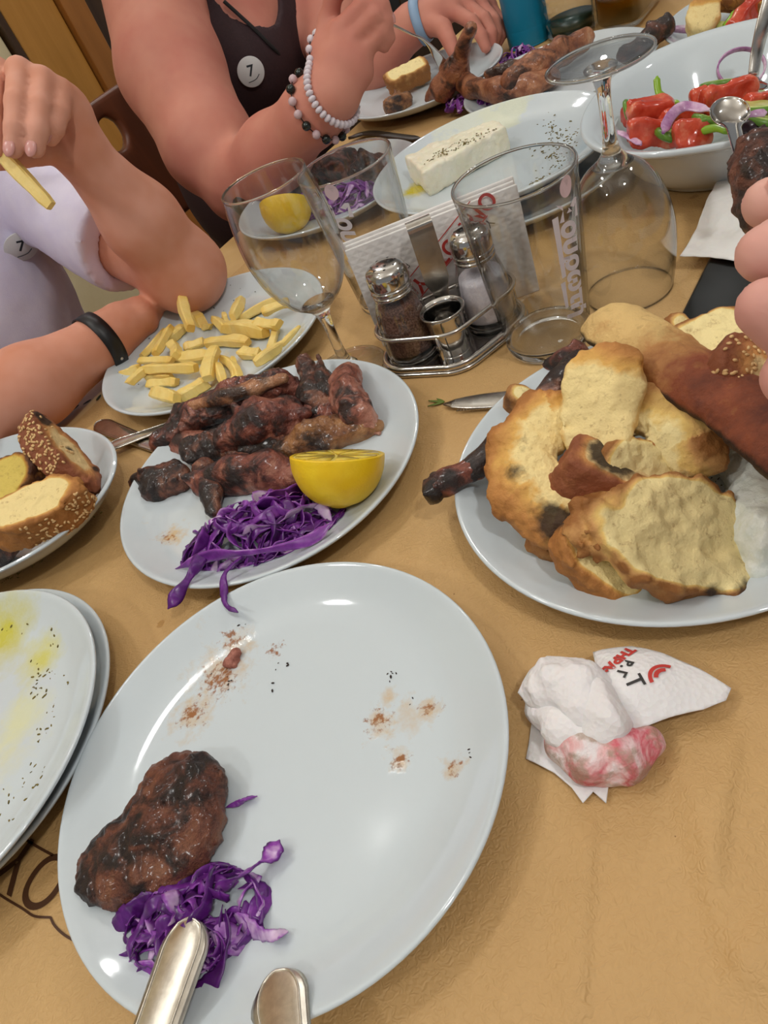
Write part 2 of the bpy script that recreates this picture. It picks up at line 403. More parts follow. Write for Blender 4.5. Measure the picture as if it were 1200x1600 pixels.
# paper cover: gently creased sheet
def crease(P, a, b, wl, wr, amp):
    a = np.asarray(a)[:2]; b = np.asarray(b)[:2]; ab = b-a; L = np.hypot(*ab); e = ab/L; q = P-a; t = (q@e)/L; s = q@np.array([-e[1], e[0]])
    fade = np.clip(np.minimum(t+.15, 1.15-t)*4, 0, 1); return amp*fade*np.where(s > 0, np.clip(1-s/wl, 0, 1), np.clip(1+s/wr, 0, 1))
CREASES = [(at(1150, 1160), at(1112, 1380), .004, .03, .0011), (at(1080, 1220), at(1150, 1500), .03, .010, .0016), (at(1150, 1500), at(1290, 1600), .03, .012, .0016), (at(925, 1290), at(903, 1620), .003, .014, .0010),
           (at(760, 1560), at(1000, 1500), .03, .03, .0006), (at(560, 850), at(700, 890), .02, .01, .0006)]
def paper_sheet():
    dd = np.concatenate([np.linspace(-.7, -.06, 12)[:-1], np.linspace(-.06, .5, 225)[:-1], np.linspace(.5, 1.85, 40)]); nn = np.concatenate([np.linspace(-.055, .25, 124)[:-1], np.linspace(.25, .638, 40)])
    D, N = np.meshgrid(dd, nn, indexing='ij'); P = D[..., None]*DE+N[..., None]*NE; P = P.reshape(-1, 3)
    z = np.zeros(len(P))
    for a, b, wl, wr, amp in CREASES: z += crease(P[:, :2], a, b, wl, wr, amp)
    z += .0003*(fbm(np.c_[P[:, :2], 0*z], 9, 2, 5)+.6)
    for cx, cy, r in PLATE_XY:                         # lies flat under the plates
        z *= np.clip((np.hypot(P[:, 0]-cx, P[:, 1]-cy)-r*.62)/.03, 0, 1)
    P[:, 2] = TZ-.0008+z*2.4
    a, b = D.shape; I = np.arange(a*b).reshape(a, b)
    F = np.stack([I[:-1, :-1], I[1:, :-1], I[1:, 1:], I[:-1, 1:]], -1).reshape(-1, 4)
    return P, F
PR = .1104
PLATES = dict(front=(-.0945, .2064), meat=(-.0573, .4245), fries=(-.0705, .6455), bread=(.1432, .2676), lemon=(.105, .870), woman=(.303, 1.075), ribs=(.402, .878), small=(.602, .774), stack_low=(-.2875, .3115), stack_up=(-.2880, .2995), feta=(.240, .694))
PLATE_XY = [(x, y, PR) for x, y in PLATES.values()]+[(-.272, .52, .1), (.389, .565, .1)]
pc = tag(obj('paper_table_cover', paper_sheet(), PAPER, origin=(0, 0, TZ)), 'tan embossed paper cover with grease spots spread over the table', 'table cover')
# printed lettering on the paper
def on_table(VF, p, ux, uy, s, z=.0006):
    V, F = VF; R = np.stack([ux, uy, UP], 1); return V*s@R.T+np.array([p[0], p[1], TZ+z]), F
tx = unit(at(40, 1370)-at(90, 1400)); tx[2] = 0; tx = unit(tx); ty = np.cross(UP, tx)
obj('lettering', on_table(text_mesh('ΟΥΖΟ', 1., 0, .004), at(33, 1345)+tx*.012, tx, ty, .034), PRINT_BROWN, pc, smooth=False)
def pline(px, wd, z=.0006):
    P = np.array([at(u, v) for u, v in px]); P = spline(P, len(P)*5); t = np.gradient(P, axis=0); t /= np.linalg.norm(t, axis=1)[:, None]; s = np.cross(UP, t)*wd/2; n = len(P)
    V = np.concatenate([P+s, P-s]); V[:, 2] = TZ+z; return V, [(i, n+i, n+i+1, i+1) for i in range(n-1)]
obj('border_line', pline([(-40, 1370), (0, 1398), (36, 1420), (55, 1432), (80, 1434)], .0011), PRINT_BROWN, pc, smooth=False)
obj('border_line', pline([(80, 1434), (86, 1446), (100, 1460), (125, 1475)], .0011), PRINT_BROWN, pc, smooth=False)
obj('border_line', pline([(20, 1300), (44, 1314), (62, 1325), (84, 1337)], .0013), PRINT_BROWN, pc, smooth=False)
for i, (u, v, a) in enumerate([(136, 628, .3), (154, 621, 1.), (118, 637, .6)]):
    V, F = extrude_poly([(math.cos(t)*.0045, math.sin(t)*.0014) for t in np.linspace(0, 6.28, 12, endpoint=False)], .0003)
    obj('printed_leaf', xf((V, F), rotz(a), at(u, v, .0004)), PRINT_GREEN, pc, smooth=False)

# ------------------------------------------------------------------ plates
def smooth_prof(p, n=60): return [(max(0, r), z) for r, z in spline(np.array(p), n)]
PP = [(0, .004), (.056, .004), (.059, .0), (.064, .0), (.067, .0045), (.086, .0062), (.100, .0112), (.1082, .0166), (.1104, .0190), (.1096, .0203), (.1074, .0198), (.1015, .0164), (.092, .0115), (.083, .0086), (.072, .0074), (.04, .0070), (0, .0070)]
ZF = .0072
def plate(key, label, z=0., stains=(), scale=1., group='white dinner plates'):
    x, y = PLATES[key]; mt = ceramic('glazed_white_'+key, stains) if stains else CERAMIC
    V, F = lathe(smooth_prof(PP, 76), 112); V = V*[scale, scale, 1]
    o = obj('dinner_plate', xf((V, F), None, T(x, y, z)), mt, origin=T(x, y, z)); tag(o, label, 'plate', group); return o
def local(key, u, v, z=ZF): p = at(u, v, z); return p[0]-PLATES[key][0], p[1]-PLATES[key][1]
def st(key, u, v, r, c='#b98237', thr=.80, sc=170, k=.85, sh=7.): x, y = local(key, u, v); return (x, y, r, c, thr, sc, k, sh)
A1, A2, A3 = '#cfa763', '#a5682c', '#dccaa0'
FS = []
for (u, v, r, k) in [(345, 1050, .036, .42), (300, 1120, .026, .5), (375, 1010, .024, .4), (320, 985, .018, .35), (590, 1130, .016, .6), (608, 1092, .011, .6), (640, 1122, .020, .4), (672, 1108, .012, .5), (625, 1188, .012, .65), (710, 1205, .013, .65)]:
    FS.append(st('front', u, v, r, '#c9a05c', .74, 130, k, 3.2))
for (u, v, r) in [(345, 1060, .034), (300, 1115, .022), (430, 1015, .014), (590, 1125, .020), (672, 1108, .014), (625, 1185, .013), (712, 1205, .012), (365, 1000, .02)]:
    FS.append(st('front', u, v, r, '#8f5218', .90, 330, .9, 7.))
plate('front', 'nearest white plate holding a burger patty and two cutlery handles', 0, FS)
plate('meat', 'white plate of grilled meat with half a lemon and cabbage', 0, [st('meat', 270, 838, .022, A1, .74, 150, .7, 3.), st('meat', 225, 825, .012, A3, .74, 200, .6, 3.), st('meat', 265, 842, .018, '#9a5c1c', .92, 330, .9), st('meat', 620, 615, .014, A3, .78, 230, .5)])
plate('fries', 'white plate with french fries beside the person in white', 0, [st('fries', 330, 585, .05, '#e2d09a', .75, 60, .5)])
plate('bread', 'white plate heaped with toasted bread and a rib bone', 0, [st('bread', 1100, 700, .03, '#a07848', .84, 420, .6)])
plate('lemon', 'white plate behind the glasses holding meat, lemon and cabbage', 0)
plate('woman', 'white plate with rib and bread in front of the person in maroon', .004)
plate('ribs', 'white plate of grilled ribs behind the upturned glass', 0)
plate('small', 'far right white plate with bun, onion and tomato', 0)
plate('stack_low', 'lower plate of the white stack at the left edge', 0)
plate('stack_up', 'upper oily plate of the white stack at the left edge', .0125, [st('stack_up', 40, 1190, .05, '#d8d4a8', .80, 60, .6, 2.5), st('stack_up', 30, 1010, .040, '#c8bf1c', .58, 22, .9, 2.5), st('stack_up', 85, 1050, .030, '#d0c944', .62, 30, .8, 2.5), st('stack_up', 65, 1130, .030, '#dcdca6', .66, 30, .6, 2.5)])
plate('feta', 'white plate with feta cheese and olive oil', .022, [st('feta', 662, 330, .022, '#c9b91e', .55, 60, .95, 3.), st('feta', 800, 220, .05, '#d8dcc0', .70, 40, .7), st('feta', 745, 240, .07, '#dfe2cc', .70, 40, .6)], 1.06)
# the plate under the feta plate
V, F = lathe(smooth_prof(PP, 60), 96)
o = obj('dinner_plate', xf((V, F), None, T(.247, .676, 0)), CERAMIC, origin=T(.247, .676, 0)); tag(o, 'white plate lying half hidden underneath the feta plate', 'plate', 'white dinner plates')
# oval bread dish (left)
def oval_dish(prof, loc, a, b, ang, name, label, cat, pw=2.3):
    V, F = lathe(prof, 120); r = np.hypot(V[:, 0], V[:, 1]); t = np.arctan2(V[:, 1], V[:, 0])
    k = (np.abs(np.cos(t))**pw+np.abs(np.sin(t))**pw)**(-1/pw)
    V = np.c_[r*k*np.cos(t)*a, r*k*np.sin(t)*b, V[:, 2]]
    return tag(obj(name, xf((V, F), rotz(ang), loc), CERAMIC, origin=loc), label, cat)
BD = [(0, .003), (.50, .003), (.54, 0), (.60, 0), (.64, .005), (.86, .016), (.97, .0275), (1., .031), (.99, .0325), (.965, .0318), (.86, .0225), (.70, .011), (.58, .0075), (.3, .007), (0, .007)]
oval_dish(smooth_prof(BD, 60), T(-.278, .524), .125, .088, math.radians(-30), 'bread_dish', 'white oval dish with toasted bread slices at the left', 'dish', 2.0)
SB = [(0, .003), (.40, .003), (.44, 0), (.52, 0), (.56, .004), (.68, .016), (.82, .038), (.93, .051), (.99, .0555), (1., .058), (.985, .060), (.93, .058), (.87, .053), (.78, .041), (.64, .018), (.52, .009), (.3, .007), (0, .007)]
oval_dish(smooth_prof(SB, 70), T(.391, .564), .122, .106, math.radians(46), 'salad_bowl', 'deep white bowl of salad with a spoon in it', 'bowl', 2.25)

# ------------------------------------------------------------------ glasses
def ring_disc(r, z, seg=48): return lathe([(0, z), (r, z)], seg)
TH, TR, TBr = .120, .0382, .0285
def tr_(z): return TBr+(TR-TBr)*(z/TH)**.9
def tumbler(loc, label, ang, mirror=1):
    t = thing('water_tumbler', label, 'glass', loc, 'water tumblers')
    zs = np.linspace(.0095, TH, 14); pr = [(tr_(z), z) for z in zs]+[(tr_(TH)-.0004, TH+.0009), (tr_(TH)-.0012, TH+.0009)]+[(tr_(z)-.0017, z) for z in zs[::-1]]
    obj('wall', xf(lathe(pr, 80), None, loc), GLASS_THIN, t)
    obj('rim', xf(tube([((TR-.0008)*math.cos(a), (TR-.0008)*math.sin(a), TH+.0004) for a in np.linspace(0, 2*np.pi, 80, endpoint=False)], .0010, 8, True), None, loc), GLASS, t)
    r0 = tr_(.01)
    obj('base', xf(lathe(smooth_prof([(0, .0012), (.018, .0008), (.024, 0), (.0272, .0006), (r0-.0002, .004), (r0-.0001, .0088), (r0-.002, .0094), (r0-.006, .0078), (.012, .007), (0, .0068)], 40), 72), None, loc), GLASS, t)
    def wrap(V, off=.0002):     # (s along height downward, w around)
        z = TH*.56-V[:, 0]; a = ang+V[:, 1]/.035; r = np.array([tr_(q) for q in z])+off
        return np.c_[r*np.cos(a), r*np.sin(a), z]
    V, F = text_mesh('Σουρωτή', .020, 0, .0009); V = np.c_[V[:, 0]*.92+V[:, 1]*.25, V[:, 1], V[:, 2]]
    obj('lettering', (wrap(V)+loc, F), DECAL, t, smooth=False)
    for a0, a1, y0, y1 in ((-.034, .006, -.0075, -.0105), (.009, .028, -.0088, -.0112)):
        s = np.linspace(a0, a1, 12); V = np.concatenate([np.c_[s, np.full(12, y0), s*0], np.c_[s, np.linspace(y1-.001, y1, 12), s*0]])
        obj('underline', (wrap(V)+loc, [(i, i+1, 13+i, 12+i) for i in range(11)]), DECAL, t, smooth=False)
    s = np.linspace(0, 2*np.pi, 24, endpoint=False); V = np.c_[-.0475+.0062*np.cos(s), .001+.005*np.sin(s), s*0]
    obj('logo', (wrap(V)+loc, [tuple(range(24))]), DECAL_PINK, t, smooth=False)
def ang_to(loc, u, v, z): p = at(u, v, z); return math.atan2(p[1]-loc[1], p[0]-loc[0])
L1 = T(.1585, .429); tumbler(L1, 'empty water tumbler standing in front of the napkins and caddy', math.radians(-66))
L2 = T(.0900, .5895); tumbler(L2, 'empty water tumbler standing behind the upright wine glass', math.radians(-125))
FOOTG = thin_glass('foot_glass', (.95, .955, .95), .8)
def wine(loc, label, flip=False):
    t = thing('wine_glass', label, 'wine glass', loc, 'small wine glasses')
    Hh = .1557
    def X(VF):
        V, F = VF; V = np.asarray(V, float).copy()
        if flip: V[:, 2] = Hh-V[:, 2]; F = [tuple(f)[::-1] for f in F]
        return V+loc, F
    bo = spline(np.array([(.0046, .0605), (.012, .0625), (.0215, .0705), (.0300, .0865), (.0342, .106), (.0343, .124), (.0322, .142), (.0297, .1553)]), 36)
    bi = bo.copy(); tn = np.gradient(bo, axis=0); tn /= np.linalg.norm(tn, axis=1)[:, None]; bi = bo+np.c_[-tn[:, 1], tn[:, 0]]*.0011; bi[0] = (0, .0625)
    bi[:, 0] = np.maximum(bi[:, 0], 0)
    obj('bowl', X(lathe([tuple(p) for p in bo]+[tuple(p) for p in bi[::-1]], 72)), GLASS_THIN, t)
    obj('rim', X(tube([(.0292*math.cos(a), .0292*math.sin(a), .1554) for a in np.linspace(0, 2*np.pi, 72, endpoint=False)], .0008, 8, True)), GLASS, t)
    st_ = smooth_prof([(0, .0030), (.0060, .0040), (.0100, .0064), (.0060, .0115), (.0042, .020), (.0038, .034), (.0042, .046), (.0058, .0545), (.0095, .0600), (.0130, .0632), (.008, .0640), (0, .0638)], 60)
    obj('stem', X(lathe(st_, 64)), GLASS, t)
    ft = smooth_prof([(0, .0008), (.018, .0006), (.029, .0), (.0312, .0010), (.0315, .0020), (.0295, .0030), (.020, .0044), (.0102, .0064)], 40)
    obj('foot', X(lathe(ft, 72)), FOOTG, t)
    obj('foot_edge', X(tube([(.0308*math.cos(a), .0308*math.sin(a), .0016) for a in np.linspace(0, 2*np.pi, 72, endpoint=False)], .0010, 8, True)), GLASS, t)
wine(T(.0245, .513), 'upright empty wine glass beside the plate of fries')
wine(T(.229, .442), 'wine glass turned upside down beside the salad bowl', True)

# ------------------------------------------------------------------ caddy with shakers
PEP, SAL, CUP = T(.0755, .488), T(.1375, .4805), T(.1005, .468)
cdy = thing('condiment_caddy', 'chrome wire caddy holding pepper, salt and toothpick cup', 'caddy', T(.105, .478))
def offs_hull(pts, r, n=90):     # outline around circles
    a = np.linspace(0, 2*np.pi, n, endpoint=False); out = []
    for t in a:
        e = np.array([math.cos(t), math.sin(t)]); k = max(range(len(pts)), key=lambda i: pts[i][0]*e[0]+pts[i][1]*e[1]); out.append(np.array(pts[k])+r*e)
    return np.array(out)
hl = [PEP[:2], SAL[:2], CUP[:2]+np.array([.0, -.001])]
out = offs_hull(hl, .0225, 96)
V, F = extrude_poly(out, .003); obj('tray', (V+np.array([0, 0, TZ+.0035]), F), STEEL2, cdy, smooth=False)
obj('tray_edge', tube(np.c_[offs_hull(hl, .0235, 120), np.full(120, TZ+.0055)], .0028, 8, True), STEEL2, cdy)
obj('tray_foot', tube(np.c_[offs_hull(hl, .0255, 120), np.full(120, TZ+.0018)], .0018, 8, True), STEEL2, cdy)
obj('wire_ring', tube(np.c_[offs_hull(hl, .0222, 120), np.full(120, TZ+.031)], .0017, 10, True), STEEL2, cdy)
hb = np.array([.1085, .4885])
for (x, y) in (out[62], out[2], out[30]):
    obj('post', tube([(x, y, TZ+.004), (x, y, TZ+.031)], .0014, 8), STEEL2, cdy)
hx = np.array([.985, -.17, 0]); hy = np.array([.17, .985, 0])
hp = [(0, .005), (0, .02), (0, .045), (0, .075), (0, .0905), (.002, .0935), (.006, .0945), (.010, .0930)]
hp = spline(np.array(hp), 30); Vh = []
for (q, z) in hp:
    wd = .0052 if z < .045 else .0086
    wd = .0050+.0040*min(1, max(0, (z-.040)/.008))
    for s, tt in ((-1, -.0007), (1, -.0007), (1, .0007), (-1, .0007)): Vh.append(np.array([hb[0], hb[1], TZ+z])+hx*wd*s+hy*(q+tt))
nh = len(hp); Fh = [(i*4+j, i*4+(j+1) % 4, i*4+4+(j+1) % 4, i*4+4+j) for i in range(nh-1) for j in range(4)]+[(3, 2, 1, 0), tuple(nh*4-4+j for j in range(4))]
obj('handle', (np.array(Vh), Fh), STEEL, cdy, smooth=False)
pr = smooth_prof([(0, .0), (.0118, .0), (.0125, .001), (.0135, .016), (.0142, .030), (.0165, .0325), (.0170, .0335), (.0165, .0342), (.0150, .0335), (.0132, .030), (.0122, .012), (.0115, .002), (0, .0015)], 60)
tag(obj('toothpick_cup', xf(lathe(pr, 48), None, CUP+[0, 0, .0052]), STEEL2), 'small empty steel cup between the pepper and salt shakers', 'cup')
PEPPER = mottled('ground_pepper', [(.3, '#2e1d16'), (.5, '#6b4a3c'), (.7, '#8d6c5c')], 700, .9, .5, .0008, 900)
SALT = mottled('white_salt', [(.3, '#dcd3dc'), (.7, '#efe9ef')], 500, .9, .4, .0006, 900)
SGLASS = thin_glass('shaker_glass', (.93, .935, .93), 1.5)
def shaker(loc, name, label, fill, ftop, fmat):
    t = thing(name, label, 'shaker', loc, 'glass shakers')
    prof = [(.0182, 0), (.0196, .0015), (.0200, .006), (.0196, .024), (.0176, .040), (.0148, .050), (.0128, .0535)]
    pf = spline(np.array(prof), 30)
    V, F = lathe([tuple(p) for p in pf], 96); a = np.arctan2(V[:, 1], V[:, 0]); r = np.hypot(V[:, 0], V[:, 1]); k = 1+.035*np.abs(np.cos(a*6))*np.clip((.05-V[:, 2])/.01, 0, 1)-.02
    V = np.c_[V[:, 0]*k, V[:, 1]*k, V[:, 2]]; obj('body', xf((V, F), None, loc), SGLASS, t)
    obj('base', xf(lathe(smooth_prof([(0, .0006), (.016, .0004), (.0180, .0008), (.0186, .003), (.017, .0052), (.01, .0058), (0, .006)], 24), 48), None, loc), GLASS, t)
    ip = [(max(.001, p[0]-.0022), p[1]) for p in pf if .0062 < p[1] < ftop]
    obj(fill, xf(lathe([(0, .0063)]+ip+[(0, ftop)], 48), None, loc), fmat, t)
    cp = lathe(smooth_prof([(.0132, .0515), (.0148, .0518), (.0150, .0535), (.0143, .0545), (.0150, .0558), (.0150, .0575), (.0144, .0585), (.0152, .0600), (.0154, .0650), (.0150, .0685), (.0135, .0715), (.009, .0738), (0, .0745)], 60), 64)
    cap = obj('cap', xf(cp, None, loc), STEEL2, t)
    for i in range(11):
        rr = .0088 if i < 7 else .0042; aa = i*2*np.pi/7 if i < 7 else i*2*np.pi/4
        zz = .0738 if i < 7 else .07445
        obj('hole', xf(lathe([(0, .00008), (.0010, .00006), (.0010, -.0006)], 8), None, loc+np.array([rr*math.cos(aa), rr*math.sin(aa), zz])), PRINT_BLACK, cap)
shaker(PEP+[0, 0, .0052], 'pepper_shaker', 'glass shaker of brown ground pepper with chrome cap', 'pepper', .046, PEPPER)
shaker(SAL+[0, 0, .0052], 'salt_shaker', 'glass shaker of white salt with chrome cap', 'salt', .040, SALT)

# ------------------------------------------------------------------ napkin stack
def quilt():
    a = NT('quilted_tissue'); w1 = a.n('ShaderNodeTexWave'); w1.inputs['Scale'].default_value = 55; w2 = a.n('ShaderNodeTexWave'); w2.inputs['Scale'].default_value = 55
    for w_, an in ((w1, .9), (w2, -.9)):
        mp = a.n('ShaderNodeMapping'); a.l(a.coord(), mp.inputs[0]); mp.inputs['Rotation'].default_value = (math.pi/2, 0, 0) if False else (0, an, 0); a.l(mp.outputs[0], w_.inputs['Vector'])
    a.set(Base_Color='#e4dfdc', Roughness=.9, Normal=a.bump(a.mth('MAXIMUM', w1.outputs['Fac'], w2.outputs['Fac']), .25, .0012)); return a.m
QUILT = quilt()
n0, n1 = T(.058, .5225), T(.1845, .4960); nx = unit(n1-n0); ny = np.cross(UP, nx); NW = np.linalg.norm(n1-n0); NH = .088
nap = thing('napkin_stack', 'block of folded white printed napkins standing behind the caddy', 'napkins', (n0+n1)/2)
RN = np.stack([nx, ny, UP], 1); nc = (n0+n1)/2
for i in range(6):
    hh = NH-.0015*abs(i-2.); VV, FF = box(NW-.002*(i % 2), .0027, hh, .0008, 2)
    q = VV.copy(); q[:, 1] += .0006*np.sin(VV[:, 0]*90+i)+.0016*np.clip(VV[:, 2]/hh+.5, 0, 1)*(i-2)*.25
    obj('folded_napkin', xf((q, FF), RN, nc+ny*(.0016+i*.0031)+UP*hh/2), QUILT, nap)
def nap_txt(s, size, u, v, ang, mt, bold=0.):
    V, F = text_mesh(s, size, 0, bold); c, s_ = math.cos(ang), math.sin(ang)
    V = np.c_[V[:, 0]*c-V[:, 1]*s_, np.full(len(V), -.0014), V[:, 0]*s_+V[:, 1]*c]; V[:, 0] += u; V[:, 2] += v; V[:, 1] = -.0022
    obj('lettering', xf((V, F), RN, nc), mt, nap, smooth=False)
ta = math.radians(180+33)
nap_txt('ΟΜΠΟΤΟΥ ΗΡΑ', .0165, -.006, .052, ta, PRINT_RED, .0004)
for off in (-.0085, .0085):
    V, F = box(.108, .0002, .0007); c, s_ = math.cos(ta), math.sin(ta); V = np.c_[V[:, 0]*c-V[:, 2]*s_, V[:, 1]-.0022, V[:, 0]*s_+V[:, 2]*c]; V[:, 0] += -.010-off*s_; V[:, 2] += .050+off*c
    obj('printed_line', xf((V, F), RN, nc), PRINT_RED, nap, smooth=False)
nap_txt('Υ    Α    Β', .009, .026, .058, ta, PRINT_BLACK); nap_txt('ΕΛΙΑ ΑΤΤΙΚΗ', .006, -.040, .050, ta, PRINT_BLACK); nap_txt('ΕΣΤΙΑΤΟΡΙΟ', .005, -.046, .054, ta, PRINT_RED); nap_txt('Α Λ', .008, -.012, .024, ta, PRINT_BLACK)

# ------------------------------------------------------------------ cutlery
def utensil_strip(P, wd, th, up=UP, bow=0.):
    P = np.asarray(P, float); n = len(P); t = np.gradient(P, axis=0); t /= np.linalg.norm(t, axis=1)[:, None]; s = np.cross(up, t); s /= np.linalg.norm(s, axis=1)[:, None]; u = np.cross(t, s)
    V = []; F = []; K = 12
    for i in range(n):
        for k in range(K):
            a = 2*np.pi*k/K; V.append(P[i]+s[i]*wd[i]*np.sign(math.cos(a))*abs(math.cos(a))+u[i]*th[i]*np.sign(math.sin(a))*abs(math.sin(a)))
    for i in range(n-1):
        for k in range(K): F.append((i*K+k, i*K+(k+1) % K, (i+1)*K+(k+1) % K, (i+1)*K+k))
    F += [tuple(range(K))[::-1], tuple((n-1)*K+k for k in range(K))]
    return np.array(V), F
def handle_pts(tip, d1, d2, L, n=40, cap=.012):
    s = np.concatenate([np.linspace(0, 1, 9)**2*cap, np.linspace(cap, L, n-8)[1:]])
    return s
def cutlery(name, label, tip, dirn, L, wmax, wmin, kind, mt, up=UP, th=.0016, drop=None):
    t = thing(name, label, 'cutlery', tip)
    dirn = unit(dirn); s = np.concatenate([np.array([0, .0003, .001, .0022, .004, .0062, .009]), np.linspace(.012, L*.55, 30)])
    ws = np.where(s < .012, wmax*np.sqrt(np.clip(1-(1-s/.012)**2, 0.0009, 1)), wmax+(wmin-wmax)*np.clip((s-.012)/(L*.55-.012), 0, 1)**.8)
    P = tip+s[:, None]*dirn
    if drop is not None: P = P+np.array([drop(q) for q in s])[:, None]*UP
    hd = obj('handle', utensil_strip(P, ws, np.minimum(th, ws*.9), up), mt, t)
    # raised rim line on the handle
    side = unit(np.cross(up, dirn)); nrm = unit(np.cross(dirn, side))
    k = (s < L*.42) & (ws > .55*wmax); q = s[k]; hh = th*math.sqrt(1-.7**2)
    lp = [P[k][i]+side*ws[k][i]*.7+nrm*hh for i in range(len(q))]; rp = [P[k][i]-side*ws[k][i]*.7+nrm*hh for i in range(len(q))]
    tipc = P[k][0]-dirn*.0016+nrm*th*.96
    obj('rim_line', tube(spline(np.array(lp[::-1]+[tipc]+rp), len(q)*6), .00045, 6), mt, hd)
    e = P[-1]; s2 = np.linspace(0, L*.45, 26); f = s2/(L*.45)
    if kind == 'knife':
        w2 = np.where(f < .06, wmin, wmin*1.0+.0045*np.sin(np.clip(f, 0, 1)*np.pi*.5))*np.sqrt(np.clip((1-f)*6, .002, 1)); P2 = e+s2[:, None]*dirn
        obj('blade', utensil_strip(P2, w2, np.full(26, .0008), up), STEEL, t)
    elif kind == 'fork':
        w2 = wmin+(.0105-wmin)*np.clip((f-.2)/.25, 0, 1)**1.2; k = f < .62; P2 = e+s2[k][:, None]*dirn+(np.sin(f[k]*2.6)*.004)[:, None]*up
        obj('neck', utensil_strip(P2, w2[k], np.full(k.sum(), .001), up), mt, t)
        for j in range(4):
            o_ = (j-1.5)*.0056; f3 = np.linspace(.58, 1, 10); P3 = e+(f3*L*.45)[:, None]*dirn+side*o_+(np.sin(f3*2.6)*.004)[:, None]*up
            obj('tine', utensil_strip(P3, np.linspace(.0016, .0007, 10), np.linspace(.001, .0006, 10), up), mt, t)
    else:
        w2 = np.where(f < .35, wmin, wmin+.016*np.sin(np.clip((f-.35)/.65, 0, 1)*np.pi)**.7); P2 = e+s2[:, None]*dirn-(.004*np.sin(np.clip((f-.35)/.65, 0, 1)*np.pi))[:, None]*up
        obj('bowl', utensil_strip(P2, np.maximum(w2, .001), np.full(26, .0011), up), mt, t)
    return t
k0 = at(303, 1436, .0220); k1 = at(246, 1600, .026)
cutlery('table_knife', 'silver handle of a knife lying on purple cabbage', k0, k1-k0, .21, .0112, .0085, 'knife', SILVER, th=.0030)
f0 = at(432, 1519, .0150); f1 = at(447, 1655, .0245)
cutlery('table_fork', 'wide silver fork handle on the near plate rim', f0, f1-f0, .20, .0118, .0060, 'fork', SILVER, th=.0018)
g0 = at(152, 662, .003); g1 = at(262, 705, .003); cutlery('table_knife', 'knife lying between bread dish and fries plate', g0, g1-g0, .2, .0095, .006, 'knife', STEEL, th=.0022)
g0 = at(182, 694, .0075); g1 = at(255, 668, .0060); cutlery('table_fork', 'thin fork crossing the knife beside the fries plate', g1-(g1-g0)*1.2, g1-g0, .19, .008, .0028, 'fork', STEEL, th=.0014)
g0 = at(693, 632, .003); g1 = at(800, 622, .003)
bk = thing('table_knife', 'serrated knife tip poking out from under the bread plate', 'cutlery', at(745, 627, 0))
s = np.linspace(0, 1, 24); P2 = g0+(s*.17)[:, None]*unit(g1-g0); obj('blade', utensil_strip(P2, .0082*np.sqrt(np.clip(1-(1-s*4.5).clip(0, 1)**2, .01, 1)), np.full(24, .0009)), STEEL, bk)
for i in range(16):
    p = g0+unit(g1-g0)*(.012+i*.0022)+np.cross(unit(g1-g0), UP)*.0080
    obj('tooth', xf(lathe([(.0009, -.0006), (.0012, 0), (.0009, .0006)], 6), None, p), STEEL, bk)
hb_ = MB()
for a, l in ((0, .013), (.5, .012), (-.35, .008)):
    e = rotz(a)@unit(at(665, 628)-at(690, 630)); b0 = at(694, 628, .0012); hb_.add(utensil_strip([b0+e*l*t for t in (0, .3, .6, .85, 1)], [.0006, .0011, .0010, .0006, .0002], [.0004]*5))
tag(obj('herb_sprig', hb_.get(), plain('green_herb', '#5d7028', .6)), 'small green herb sprig at the serrated knife tip', 'herb')
# phone
ph = thing('mobile_phone', 'black phone lying beside the bread plate', 'phone', at(1140, 455))
pa, pb = at(1071, 492), at(1108, 417); e1 = unit(pb-pa); e2 = np.cross(e1, UP); pcn = pa+e2*.038+e1*.055
Rp = np.stack([e2, e1, UP], 1); BLK = plain('black_gloss', '#0b0d0c', .42, Specular_IOR_Level=.25)
obj('body', xf(box(.076, .15, .008, .0035, 3), Rp, pcn+UP*.0042), plain('black_matte', '#101112', .45), ph); obj('screen', xf(box(.071, .144, .0006, .0002), Rp, pcn+UP*.0083), BLK, ph)

# ------------------------------------------------------------------ food helpers
def img(r, d, t): return unit(r*CR+d*CD-t*CF)        # a direction given as right, down, towards the viewer
def bounds(P, pad): P = np.asarray(P); return P.min(0)-pad, P.max(0)+pad
def grilled(name, stops, scale=70, rough=.42, bump=.7, dist=.0025, char=.5):
    a = NT(name); f = a.noise(scale, 5, .62, dist=.8); f2 = a.noise(scale*.4, 3, .6, dist=.5)
    g = a.mth('ADD', a.mth('MULTIPLY', f, .65), a.mth('MULTIPLY', a.noise(scale*.6, 3, .6), .35)); c = a.ramp(g, stops)
    fine = a.noise(scale*7, 4, .65); c = a.mix(a.mth('MULTIPLY', fine, .35), c, '#1d0f0a', 'MULTIPLY')
    blk = a.ramp(a.mth('ADD', f2, a.mth('MULTIPLY', a.mth('SUBTRACT', f, .5), .6)), [(char-.06, 0.), (char+.08, 1.)])
    c = a.mix(a.mth('MULTIPLY', a.mth('SUBTRACT', 1., blk), .88), c, '#150d0a')
    a.set(Base_Color=c, Roughness=a.ramp(f, [(.3, rough+.2), (.7, rough-.14)]), Normal=a.bump(fine, bump, dist), Coat_Weight=.35, Coat_Roughness=.18); return a.m
MEAT_A = grilled('charred_red_meat', [(.36, '#3a1610'), (.46, '#6e3022'), (.54, '#9a5440'), (.64, '#bd8068')], char=.455)
MEAT_B = grilled('charred_brown_meat', [(.36, '#2c150e'), (.46, '#542a1a'), (.55, '#7d4630'), (.66, '#a06c50')], char=.50)
MEAT_C = grilled('golden_meat', [(.34, '#4a2412'), (.44, '#86502a'), (.56, '#b07a48'), (.70, '#cf9f6c')], char=.42)
